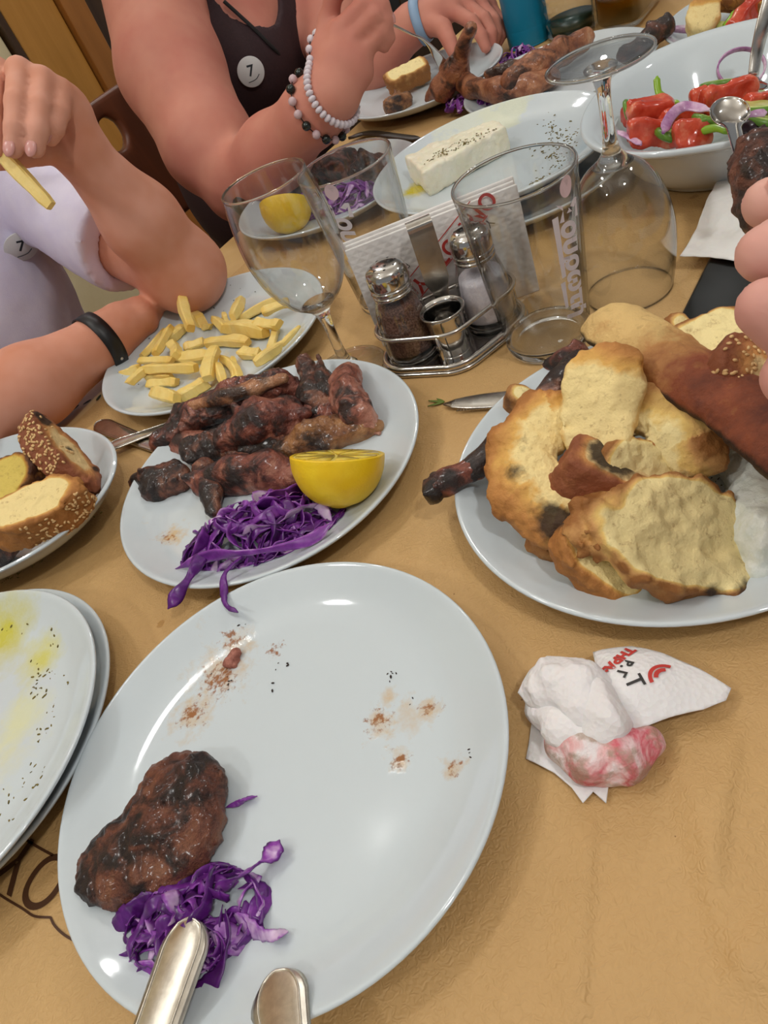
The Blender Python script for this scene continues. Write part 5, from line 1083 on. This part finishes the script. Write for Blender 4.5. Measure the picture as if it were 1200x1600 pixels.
flat_txt('ΤΗΡΑ:', .0060, 972, 1044+sh, 957, 1060+sh, PRINT_RED, cn, flap_h, .0004); flat_txt('Β. Γ', .0056, 982, 1064+sh, 975, 1078+sh, PRINT_BLACK, cn, flap_h, .0003); flat_txt('Τ', .0095, 997, 1088+sh, 1006, 1104+sh, PRINT_BLACK, cn, flap_h, .0002)
for r0, w0, aa in ((.0065, .0008, 1.15), (.0042, .0009, .8)):
    c0 = at(1047, 1078+sh); ap = np.linspace(math.pi*.62-aa, math.pi*.62+aa, 16); V = []
    for r_ in (r0-w0, r0+w0): V += [(c0[0]+r_*math.cos(t), c0[1]+r_*math.sin(t)) for t in ap]
    W = np.array(V); obj('printed_arc', (np.c_[W, TZ+flap_h(W)+.0009], [(i, i+1, 17+i, 16+i) for i in range(15)]), PRINT_RED, cn, smooth=False)
def nr_h(P): return .011+.010*gauss((1150, 340), .03)(P)
tag(obj('paper_napkin', sheet([(1132, 285), (1150, 283), (1210, 285), (1260, 360), (1240, 440), (1170, 436), (1110, 425), (1064, 424), (1078, 402), (1095, 372), (1110, 340), (1122, 308)], nr_h, seed=6, wr=.0012), NAPKIN, ), 'loosely folded white napkin lying over the phone', 'napkin')

# ------------------------------------------------------------------ people
def person_sdf(chains, ells, hands, k=.02):
    def acc(d, Q, fn, mk, kk):
        if mk.any():
            q = Q[mk]; d[mk] = smin(d[mk], fn(q), kk)
    def f(Q):
        d = np.full(len(Q), 1.)
        for pts, rad, kk in chains: acc(d, Q, lambda q: chain(q, pts, rad, kk), near(Q, pts, max(rad)), k)
        for c, r, R in ells: acc(d, Q, lambda q: ell(q, c, r, R), near(Q, [c], max(r)), k*1.5)
        for palm, fingers in hands:
            al = np.concatenate([np.array(p) for p, _ in palm+fingers]); mk = near(Q, al, .02)
            if not mk.any(): continue
            q = Q[mk]; hp_ = np.full(len(q), 1.); fg = np.full(len(q), 1.)
            for pts, rad in palm: acc(hp_, q, lambda z: chain(z, pts, rad, .006), near(q, pts, max(rad), .04), .007)
            for pts, rad in fingers: acc(fg, q, lambda z: chain(z, pts, rad, .0025), near(q, pts, max(rad), .03), .0010)
            d[mk] = smin(d[mk], smin(hp_, fg, .0045), .010)
        return d
    return f
def hit(f, u, v, d0=.3, d1=1.7):
    dr = unit(ray(u, v, 1.)-CAM); ss = np.arange(d0, d1, .003); q = f(CAM+ss[:, None]*dr); k = np.argwhere(q < 0)
    if len(k) == 0: return CAM+ss[np.argmin(q)]*dr
    a, b = ss[k[0, 0]-1], ss[k[0, 0]]
    for _ in range(14):
        m_ = (a+b)/2
        if f((CAM+m_*dr)[None])[0] < 0: b = m_
        else: a = m_
    return CAM+b*dr
def grad(f, p, e=.002): return unit([f((p+np.eye(3)[i]*e)[None])[0]-f((p-np.eye(3)[i]*e)[None])[0] for i in range(3)])
def around(f, c, ax, n, off, x0=None):
    ax = unit(ax); x = unit(np.cross(ax, [.13, .2, .95])); y = np.cross(ax, x); out = []
    for t in np.linspace(0, 2*np.pi, n, endpoint=False):
        e = x*math.cos(t)+y*math.sin(t); a, b = 0., .09
        for _ in range(24):
            m_ = (a+b)/2
            if f((c+e*m_)[None])[0] < 0: a = m_
            else: b = m_
        out.append(c+e*(a+off))
    return np.array(out)
def rays(L): return [ray(*p) for p in L]
def nails(parent, body, tips, r):
    for (tip, prev, vd) in tips:
        ax = unit(tip-prev); nn = unit(vd-np.dot(vd, ax)*ax); R = np.stack([ax, np.cross(nn, ax), nn], 1); V, F = ico(1., 2); obj('nail', xf((V*[r*.85, r*.62, r*.22], F), R, tip+nn*r*.80+ax*r*.15), NAIL, parent)
RT = np.stack([DE, NE, UP], 1)
def head_parts(c, face, mat_hair, parent, hair_len=.0):
    face = unit(face); X = np.cross(face, UP); R = np.stack([X, face, UP], 1)
    def f(Q):
        d = ell(Q, c+face*-.012+UP*.018, (.083, .100, .112), R); q = (Q-c)@R
        return np.maximum(np.maximum(d, np.minimum(q[:, 1]-.035, .05-q[:, 2])), -.02-hair_len-q[:, 2]+np.clip(-q[:, 1]*.4, -.05, .03))
    V, F = sdf_mesh(f, c-.16, c+.16, .005, .01); return obj('hair', (V, F), mat_hair, parent)
def head_sdf(c, face):
    face = unit(face); X = np.cross(face, UP); R = np.stack([X, face, UP], 1)
    return [(c, (.073, .092, .108), R)], [([c+face*.085+UP*.005, c+face*.104-UP*.022], [.007, .011], .004), ([c+face*.072-UP*.055, c+face*.084-UP*.056], [.02, .012], .006), ([c+X*.073, c+X*.078-UP*.02], [.012, .009], .004), ([c-X*.073, c-X*.078-UP*.02], [.012, .009], .004)]
def face_bits(c, face, parent):
    face = unit(face); X = np.cross(face, UP); R = np.stack([X, face, UP], 1); EYE = plain('eye_white', '#e8e4de', .2); IR = plain('iris', '#3a2416', .2); LIP = plain('lips', '#b0625a', .4)
    for s in (-1, 1):
        V, F = ico(1., 2); e = obj('eye', xf((V*.012, F), None, c+X*s*.031+face*.076+UP*.008), EYE, parent); obj('iris', xf((V*[.006, .002, .006], F), R, c+X*s*.031+face*.0875+UP*.008), IR, e)
    V, F = ico(1., 2); obj('mouth', xf((V*[.022, .006, .007], F), R, c+face*.092-UP*.048), LIP, parent)

# ---- woman
FACE = -NE
wSR, wER, wWR = ray(230, -34, 1.0), ray(372, 290, .930), ray(516, 150, .768)
wSL, wEL, wWL = ray(492, -95, 1.14), ray(528, 146, 1.085), ray(645, 40, 1.02)
wh = nd(.93, .99, .50); he, hc = head_sdf(wh, FACE)
w_ch = [([wSR, ray(268, 110, .975), ray(327, 228, .945), wER], [.066, .068, .057, .040], .02), ([wER, ray(430, 238, .865), ray(490, 175, .79), wWR], [.040, .040, .030, .0255], .02),
        ([wSL, ray(520, 30, 1.12), wEL], [.058, .048, .037], .02), ([wEL, ray(590, 90, 1.055), wWL], [.037, .034, .0255], .02),
        ([wSR, nd(.97, .985, .255), wSL], [.055, .07, .055], .02), ([nd(.98, .985, .25), wh-UP*.06], [.055, .05], .02)]+hc
w_torso = [(nd(.985, .985, .11), (.172, .125, .17), RT), (nd(1.0, .975, -.06), (.168, .132, .17), RT), (nd(1.0, .985, -.24), (.185, .15, .13), RT), (nd(.905, .915, .095), (.062, .06, .062), RT), (nd(.905, 1.055, .095), (.062, .06, .062), RT)]
rH = ([(rays([(516, 150, .768), (512, 85, .765), (514, 34, .757)]), [.0245, .018, .0115]), (rays([(520, 148, .766), (528, 95, .755), (530, 52, .748)]), [.024, .019, .0125]), (rays([(526, 146, .766), (545, 100, .755), (547, 66, .748)]), [.022, .018, .012]), (rays([(532, 146, .768), (558, 110, .76), (565, 86, .752)]), [.02, .0165, .0115])],
      [(rays([(514, 34, .757), (521, -8, .737), (548, -30, .725), (572, -18, .722)]), [.0105, .0092, .0082, .0072]), (rays([(530, 50, .748), (572, 4, .726), (596, 8, .728), (605, 28, .735)]), [.0108, .0094, .0084, .0074]), (rays([(547, 64, .748), (585, 24, .728), (602, 34, .734), (604, 52, .742)]), [.0104, .0092, .0082, .0072]), (rays([(565, 84, .752), (597, 48, .737), (606, 58, .744), (600, 72, .75)]), [.0098, .0085, .0075, .0066]), (rays([(520, 105, .775), (540, 60, .775), (572, 25, .755), (596, 18, .742)]), [.014, .012, .0095, .0085])])
lH = ([(rays([(645, 40, 1.02), (682, 24, 1.008), (706, 16, 1.0)]), [.0245, .019, .0125]), (rays([(645, 38, 1.022), (690, 14, 1.01), (727, 8, 1.006)]), [.024, .019, .0125]), (rays([(645, 36, 1.025), (700, 8, 1.018), (748, 6, 1.016)]), [.022, .018, .012]), (rays([(648, 34, 1.03), (710, 8, 1.03), (764, 10, 1.027)]), [.019, .016, .0115])],
      [(rays([(706, 16, 1.0), (737, 34, .985), (752, 56, .983), (759, 74, .986)]), [.0105, .0094, .0084, .0074]), (rays([(727, 8, 1.006), (757, 30, .992), (768, 52, .992), (768, 72, .997)]), [.0105, .0094, .0084, .0074]), (rays([(748, 6, 1.016), (772, 32, 1.004), (776, 52, 1.006), (771, 70, 1.012)]), [.0102, .0090, .008, .0072]), (rays([(764, 10, 1.027), (784, 36, 1.018), (784, 54, 1.02), (778, 68, 1.024)]), [.0095, .0082, .0074, .0066]), (rays([(668, 36, 1.005), (692, 44, .992), (702, 64, .985), (708, 80, .983)]), [.0150, .0122, .0100, .0084])])
wf = person_sdf(w_ch, w_torso+he, [rH, lH])
lo, hi = bounds(np.concatenate([np.array(c[0]) for c in w_ch]+[np.array([nd(1.0, .80, -.33), nd(1.15, 1.18, .62), wWL+.02, ray(785, 50, .98)])]), .10)
woman = thing('person', 'person in dark maroon tank top resting an elbow and holding a fork', 'person', nd(1.0, .985, -.30))
wb_ = obj('body', sdf_mesh(wf, lo, hi, .0034, .004), SKIN_W, woman)
wt = person_sdf([([wSR*.8+wSL*.2, nd(.97, .985, .25), wSR*.2+wSL*.8], [.05, .066, .05], .02)], w_torso, [])
SCOOP = hit(wt, 388, -10)
def vest(Q):
    d = wt(Q)-.0075
    d = np.maximum(d, -rc(Q, wSR+NE*.0, ray(300, 150, .96), .064, .068)); d = np.maximum(d, -rc(Q, wSL, ray(520, 30, 1.12), .066, .056))
    d = np.maximum(d, -rc(Q, SCOOP+UP*.002, SCOOP+UP*.16+NE*.05, .052, .085)); d = np.maximum(d, nd(0, 0, -.30)[2]-Q[:, 2])
    return d+.0010*fbm(Q, 30, 2, 3)
MAROON = mottled('maroon_fabric', [(.3, '#2e1a1e'), (.7, '#382126')], 300, .8, .2, .0006, 900)
obj('tank_top', sdf_mesh(vest, lo, hi, .0045, .006), MAROON, woman)
BLACKC = plain('black_fabric', '#120f10', .85)
wl_ = person_sdf([([nd(.98, .90, -.25), nd(.55, .88, -.24)], [.085, .07], .02), ([nd(.98, 1.07, -.25), nd(.55, 1.09, -.24)], [.085, .07], .02), ([nd(.55, .88, -.24), nd(.56, .88, -.68)], [.068, .045], .02), ([nd(.55, 1.09, -.24), nd(.56, 1.09, -.68)], [.068, .045], .02)], [(nd(1.0, .985, -.24), (.19, .158, .115), RT)], [])
obj('trousers', sdf_mesh(wl_, nd(.75, .985, -.5)-.45, nd(.75, .985, -.5)+.45, .011, .01), BLACKC, woman)
HAIR = mottled('dark_brown_hair', [(.3, '#2a1a10'), (.7, '#4a3020')], 120, .5, .4); head_parts(wh, FACE, HAIR, woman, .10); face_bits(wh, FACE, woman)
nails(woman, wf, [(ray(605, 28, .735), ray(596, 8, .728), unit(CR-CF))], .0074)
# things she wears and holds
def bracelet(name, label, f, c, ax, n, off, mats, r, cat='bracelet'):
    P = around(f, c, ax, n, off); t = thing(name, label, cat, c); V, F = ico(1., 2); axu = unit(ax)
    for i, p in enumerate(P):
        rr = r[i % len(r)]; e = unit(p-c); R = np.stack([e, np.cross(axu, e), axu], 1); obj('bead', xf((V*rr, F), R, p), mats[i % len(mats)], t)
    obj('string', tube(P, .0006, 6, True), BLACKC, t)
WBEAD = plain('white_bead', '#d9cfd6', .4); PBEAD = plain('pale_pink_bead', '#c9aeb2', .35); HBEAD = plain('hematite_bead', '#3f4442', .18, .85)
ax1 = wWR-ray(490, 175, .79)
bracelet('white_bracelet', 'white disc bead bracelet at the wrist holding the fork', wf, ray(519, 145, .767), ax1, 36, .0026, [WBEAD], [np.array([.0040, .0030, .0046])])
bracelet('beaded_bracelet', 'pink and dark metallic bead bracelet on the forearm', wf, ray(500, 168, .782), ax1, 17, .0034, [PBEAD, HBEAD], [.0046, .0050])
def band(name, label, f, c, ax, off, wd, mat, cat, extra=None):
    axu = unit(ax); th = .0016; n = 44; V = []; rings = [around(f, c+axu*s, ax, n, off) for s in (-wd/2, 0, wd/2)]
    cl = [r.mean(0) for r in rings]
    V = np.concatenate(rings+[r+(r-m_)/np.linalg.norm(r-m_, axis=1)[:, None]*th for r, m_ in zip(rings[::-1], cl[::-1])]); F = []
    for a in range(6):
        b = (a+1) % 6
        for j in range(n): k = (j+1) % n; F.append((a*n+j, a*n+k, b*n+k, b*n+j))
    t = thing(name, label, cat, c); o = obj('strap', (V, F), mat, t)
    if extra is not None:
        for j in extra:
            p = rings[1][j]; e = unit(p-cl[1]); R = np.stack([np.cross(axu, e), axu, e], 1); obj('stud', xf(lathe([(0, .0006), (.0014, .0005), (.0016, 0)], 12), R, p+e*(th+.0001)), STEEL, t)
    return t
band('wrist_band', 'pale blue rubber wrist band near the rib', wf, ray(660, 36, 1.017), ray(682, 24, 1.008)-ray(632, 50, 1.03), .0008, .012, plain('pale_blue_rubber', '#8aa6c4', .5), 'wristband')
STK = plain('white_sticker', '#dfe0e0', .5); INK = plain('navy_ink', '#2a3138', .6)
def sticker(label, f, u, v, r, tilt, off=.008):
    p = hit(f, u, v); n = grad(f, p, .012); cu = CD-np.dot(CD, n)*n; c, s_ = math.cos(tilt), math.sin(tilt); upd = unit(-(cu)); rt = np.cross(upd, n); a = upd*c+rt*s_; b = np.cross(a, n); R = np.stack([b, a, n], 1)
    t = thing('number_sticker', label, 'sticker', p+n*off, 'number seven stickers'); obj('paper_disc', xf(lathe([(0, .0006), (r*.97, .0006), (r, 0), (r*.97, -.0004), (0, -.0004)], 40), R, p+n*off), STK, t)
    V, F = text_mesh('7', r*1.0, 0, r*.02); obj('numeral', xf((V+[0, r*.05, .0008], F), R, p+n*off), INK, t, smooth=False)
    q = np.array([(-.35, -.62), (0, -.58), (.3, -.48), (.55, -.25)])*r; Q = spline(np.c_[q, np.full(4, .0009)], 14); obj('swoosh', xf(tube(Q, r*.025, 6), R, p+n*off), INK, t)
sticker('round white sticker with a seven on the maroon top', wt, 390, 111, .0195, -.42, .0105)
cord = np.array([hit(wt, u, v)+unit(CAM-hit(wt, u, v))*.0115 for u, v in [(350, 2), (372, 22), (398, 46), (430, 78), (462, 108), (490, 132)]])
tag(obj('shoulder_strap', tube(spline(cord, 30), .0042, 8, flat=.5), BLACKC), 'thin black strap running diagonally across the maroon top', 'strap')
fk = rays([(560, 18, .735), (600, 33, .748), (640, 52, .80), (662, 62, .84), (682, 84, .895), (697, 112, .935)]); fkt = thing('table_fork', 'steel fork held in the fist over the rib', 'cutlery', fk[1])
P_ = spline(np.array(fk), 40); x = np.linspace(0, 1, 40); obj('handle', utensil_strip(P_, np.interp(x, [0, .2, .5, .62, .75, .85, 1], [.007, .006, .0032, .0030, .006, .0095, .0095]), np.full(40, .0012), img(.2, -.8, .5)), STEEL2, fkt)
td = unit(P_[-1]-P_[-3]); sd = unit(np.cross(td, img(.2, -.8, .5)))
for j in range(4): obj('tine', tube([P_[-1]+sd*(j-1.5)*.0055, P_[-1]+sd*(j-1.5)*.0055+td*.03], [.0014, .0006], 6), STEEL2, fkt)

# ---- boy
bSL, bEL, bWL = ray(22, 262, .83), at(288, 424, .047), ray(120, 232, .615)
bSR, bER, bWR = nd(.87, .19, .15), at(-70, 668, .048), at(163, 533, .034)
bh = nd(.86, .33, .43); he, hc = head_sdf(bh, FACE)
b_ch = [([bSL, ray(150, 345, .775), bEL], [.048, .044, .036], .02), ([bEL, ray(220, 345, .675), bWL], [.037, .034, .0205], .015), ([bSR, bER], [.048, .036], .02), ([bER, at(50, 603, .042), bWR], [.038, .036, .0245], .015), ([bSR, nd(.90, .33, .18), bSL], [.045, .06, .045], .02), ([nd(.9, .33, .18), bh-UP*.05], [.045, .042], .02)]+hc
b_torso = [(nd(.925, .335, .05), (.135, .100, .165), RT), (nd(.94, .335, -.12), (.13, .105, .16), RT), (nd(.95, .335, -.26), (.15, .125, .10), RT)]
bH = ([(rays([(120, 232, .615), (70, 165, .60), (-8, 108, .578)]), [.020, .016, .0098]), (rays([(120, 230, .615), (85, 160, .595), (30, 112, .568)]), [.020, .0165, .0102]), (rays([(122, 226, .613), (100, 165, .595), (66, 126, .572)]), [.019, .0160, .0098]), (rays([(124, 222, .615), (112, 180, .60), (96, 146, .582)]), [.0185, .0155, .0095])],
      [(rays([(-8, 108, .578), (-14, 160, .556), (-12, 200, .553), (-8, 232, .556)]), [.0090, .0086, .0080, .0072]), (rays([(30, 110, .568), (26, 160, .550), (24, 200, .547), (21, 232, .550)]), [.0092, .0088, .0082, .0074]), (rays([(66, 124, .572), (62, 168, .555), (59, 204, .551), (55, 232, .554)]), [.0090, .0085, .0080, .0072]), (rays([(96, 144, .582), (93, 176, .568), (86, 200, .563), (79, 216, .565)]), [.0084, .0078, .0072, .0064]), (rays([(98, 232, .61), (60, 236, .588), (22, 246, .572), (-6, 250, .568)]), [.0130, .0108, .0092, .0080])])
def fz_(L): return [at(*p) for p in L]
bF = ([(fz_([(163, 533, .034), (192, 512, .034), (222, 492, .035)]), [.0235, .0185, .0120]), (fz_([(160, 530, .036), (188, 503, .038), (214, 483, .038)]), [.0225, .0180, .0120]), (fz_([(165, 538, .026), (195, 520, .026), (228, 502, .026)]), [.021, .0165, .0115]), (fz_([(166, 540, .02), (195, 526, .019), (226, 512, .018)]), [.018, .0145, .0105])],
      [(fz_([(214, 483, .038), (232, 474, .030), (240, 478, .016), (232, 486, .008)]), [.0100, .0092, .0082, .0074]), (fz_([(222, 492, .035), (238, 483, .028), (243, 486, .015), (232, 496, .009)]), [.0100, .0092, .0082, .0074]), (fz_([(228, 502, .026), (241, 492, .021), (243, 496, .012), (230, 506, .009)]), [.0096, .0088, .0080, .0072]), (fz_([(226, 512, .018), (236, 503, .014), (236, 508, .009), (226, 514, .008)]), [.0088, .0080, .0072, .0066]), (fz_([(180, 505, .040), (203, 488, .038), (222, 478, .028), (232, 480, .018)]), [.0125, .0110, .0095, .0082])])
bf = person_sdf(b_ch, b_torso+he, [bH, bF])
boy = thing('person', 'person in white T-shirt holding up a french fry', 'person', nd(.95, .335, -.30))
lo, hi = bounds(np.concatenate([np.array(c[0]) for c in b_ch]+[np.array([nd(.95, .2, -.33), nd(1.02, .45, .54), ray(-20, 200, .55)])]), .08)
obj('body', sdf_mesh(bf, lo, hi, .0030, .004), SKIN_B, boy)
bt = person_sdf([([bSR, nd(.905, .335, .18), bSL], [.05, .066, .05], .02), ([bSL, ray(185, 362, .755)], [.056, .053], .02), ([bSR, bSR*.55+bER*.45], [.056, .053], .02)], b_torso, [])
sl_ax = unit(bEL-bSL)
def tee(Q):
    d = bt(Q)-.006-.0022*fbm(Q, 22, 2, 5)-.0015*np.abs(fbm(Q, 40, 2, 8))
    cuff = rc(Q, bSL, bEL, .2, .2); d = np.maximum(d, np.where(rc(Q, ray(100, 320, .79), bEL, .075, .075) < 0, (Q-ray(204, 380, .752))@sl_ax, -1)); d = np.maximum(d, -ell(Q, nd(.86, .335, .29), (.062, .08, .07), RT)); d = np.maximum(d, nd(0, 0, -.30)[2]-Q[:, 2])
    return np.maximum(d, -(bf(Q)+.0012))
TEE = mottled('white_cotton', [(.3, '#e2dcf4'), (.7, '#ebe6f8')], 40, .85, .25, .0008, 700)
obj('t_shirt', sdf_mesh(tee, lo, hi, .0042, .006), TEE, boy)
bl_ = person_sdf([([nd(.93, .26, -.25), nd(.58, .25, -.24)], [.075, .06], .02), ([nd(.93, .41, -.25), nd(.58, .42, -.24)], [.075, .06], .02), ([nd(.58, .25, -.24), nd(.6, .25, -.68)], [.056, .04], .02), ([nd(.58, .42, -.24), nd(.6, .42, -.68)], [.056, .04], .02)], [(nd(.95, .335, -.25), (.16, .135, .095), RT)], [])
obj('trousers', sdf_mesh(bl_, nd(.75, .335, -.5)-.42, nd(.75, .335, -.5)+.42, .011, .01), plain('brown_trousers', '#3a2a20', .85), boy)
head_parts(bh, FACE, HAIR, boy, .0); face_bits(bh, FACE, boy)
nails(boy, bf, [(ray(21, 232, .550), ray(24, 200, .547), -CF), (ray(55, 232, .554), ray(59, 204, .551), -CF), (ray(79, 216, .565), ray(86, 200, .563), -CF)], .0078)
fry('french fry held up in the raised fingers', ray(-14, 224, .560), ray(80, 322, .566), .0105, 300, group=None)
bk_ = band('black_bracelet', 'black strap bracelet with small studs on the forearm lying on the table', bf, at(158, 537, .034), at(180, 520, .034)-at(100, 575, .038), .0008, .0150, plain('black_leather', '#0e0d0f', .45), 'bracelet', (4, 8, 12, 16, 20, 24))
sticker('round white sticker with a seven on the white T-shirt', bt, 21, 367, .0185, -.62, .0215)

# ---- person at the right edge (hand and arm only)
rP = rays([(1420, 560, .255)])[0]; rW = ray(1560, 640, .275); rE = nd(-.17, .48, .06)
rh = ([([rW, rays([(1430, 480, .25)])[0], ray(1345, 440, .238)], [.024, .019, .0115]), ([rW, rP, ray(1345, 520, .232)], [.025, .020, .0120]), ([rW, ray(1430, 620, .255), ray(1350, 600, .232)], [.023, .018, .0115]), ([rW, ray(1450, 690, .262), ray(1370, 680, .238)], [.020, .016, .0105])],
      [(rays([(1345, 440, .238), (1280, 392, .222), (1228, 386, .217), (1196, 397, .216)]), [.0105, .0096, .0092, .0085]), (rays([(1345, 520, .232), (1290, 520, .213), (1232, 500, .208), (1200, 482, .208)]), [.0108, .0100, .0096, .0088]), (rays([(1350, 600, .232), (1310, 620, .214), (1265, 612, .208), (1235, 590, .21)]), [.0104, .0095, .009, .0082]), (rays([(1370, 680, .238), (1335, 710, .222), (1300, 705, .216), (1275, 685, .217)]), [.0095, .0085, .0078, .007]), (rays([(1450, 480, .262), (1340, 380, .262), (1255, 330, .252), (1200, 318, .243)]), [.0150, .0120, .0100, .0082])])
rf = person_sdf([([rW, rE], [.026, .042], .01), ([rE, nd(-.36, .52, .22)], [.042, .05], .02)], [], [rh])
rp_ = thing('person', 'hand at the right edge holding a piece of patty', 'person', rE)
lo, hi = bounds(np.array([rW, rE, nd(-.36, .52, .22), ray(1190, 320, .24), ray(1195, 480, .205), ray(1300, 710, .21)]), .06)
obj('body', sdf_mesh(rf, lo, hi, .0022, .004), SKIN_R, rp_)
nails(rp_, rf, [(ray(1200, 318, .243), ray(1255, 330, .252), img(-.1, -.3, .9))], .0080)
obj('sleeve', tube([rE+(nd(-.36, .52, .22)-rE)*.25, nd(-.36, .52, .22)+(nd(-.36, .52, .22)-rE)*.1], [.056, .064], 28), BLACKC, rp_)
patty('piece of dark patty held at the right edge', [(ray(1192, 250, .262), (.0105, .0105, .0105), None), (ray(1184, 295, .256), (.0095, .0095, .012), None), (ray(1186, 332, .252), (.0065, .0065, .008), None), (ray(1230, 270, .268), (.014, .014, .014), None)], 55, PATTY_M, name='patty_piece')

# ------------------------------------------------------------------ chair behind the woman
def chair(dc, label):
    t = thing('wooden_chair', label, 'chair', nd(1.0, dc, -TZ), 'wooden chairs')
    def S(VF): V, F = VF; return np.asarray(V)@RB.T+nd(1.0, dc, -TZ), F
    obj('seat', S(xf(box(.42, .42, .035, .008), None, (0, -.02, .435))), CHAIR_WOOD, t, smooth=False)
    for sx in (-1, 1):
        obj('leg', S(tube([(sx*.18, -.2, 0), (sx*.18, -.2, .42)], [.016, .02], 12)), CHAIR_WOOD, t); obj('leg', S(tube([(sx*.19, .17, 0), (sx*.19, .18, .45), (sx*.20, .235, .855)], [.018, .019, .016], 12)), CHAIR_WOOD, t)
    # back panel with an oval cut-out near each end
    outp = [(-.20, .62), (.20, .62), (.215, .80), (.20, .875), (.10, .895), (0, .90), (-.10, .895), (-.20, .875), (-.215, .80)]
    def fpan(Q):
        q = Q; e = np.stack([np.abs(q[:, 0])-.208, np.abs(q[:, 1])-.010, np.abs(q[:, 2]-.745)-.115+.25*q[:, 0]**2], 1); d = e.max(1)
        for sx in (-.075, .075): d = np.maximum(d, .024-np.sqrt((q[:, 0]-sx)**2+((q[:, 2]-.803)*.85)**2))
        return d
    V, F = sdf_mesh(fpan, (-.24, -.03, .60), (.24, .03, .93), .006, .01); V = V+np.c_[0*V[:, 0], .20+(V[:, 2]-.45)*.12, 0*V[:, 0]]; obj('backrest', S((V, F)), CHAIR_WOOD, t)
chair(.955, 'red brown wooden chair with a cut-out back behind the maroon top'); chair(.335, 'red brown wooden chair under the person in white')
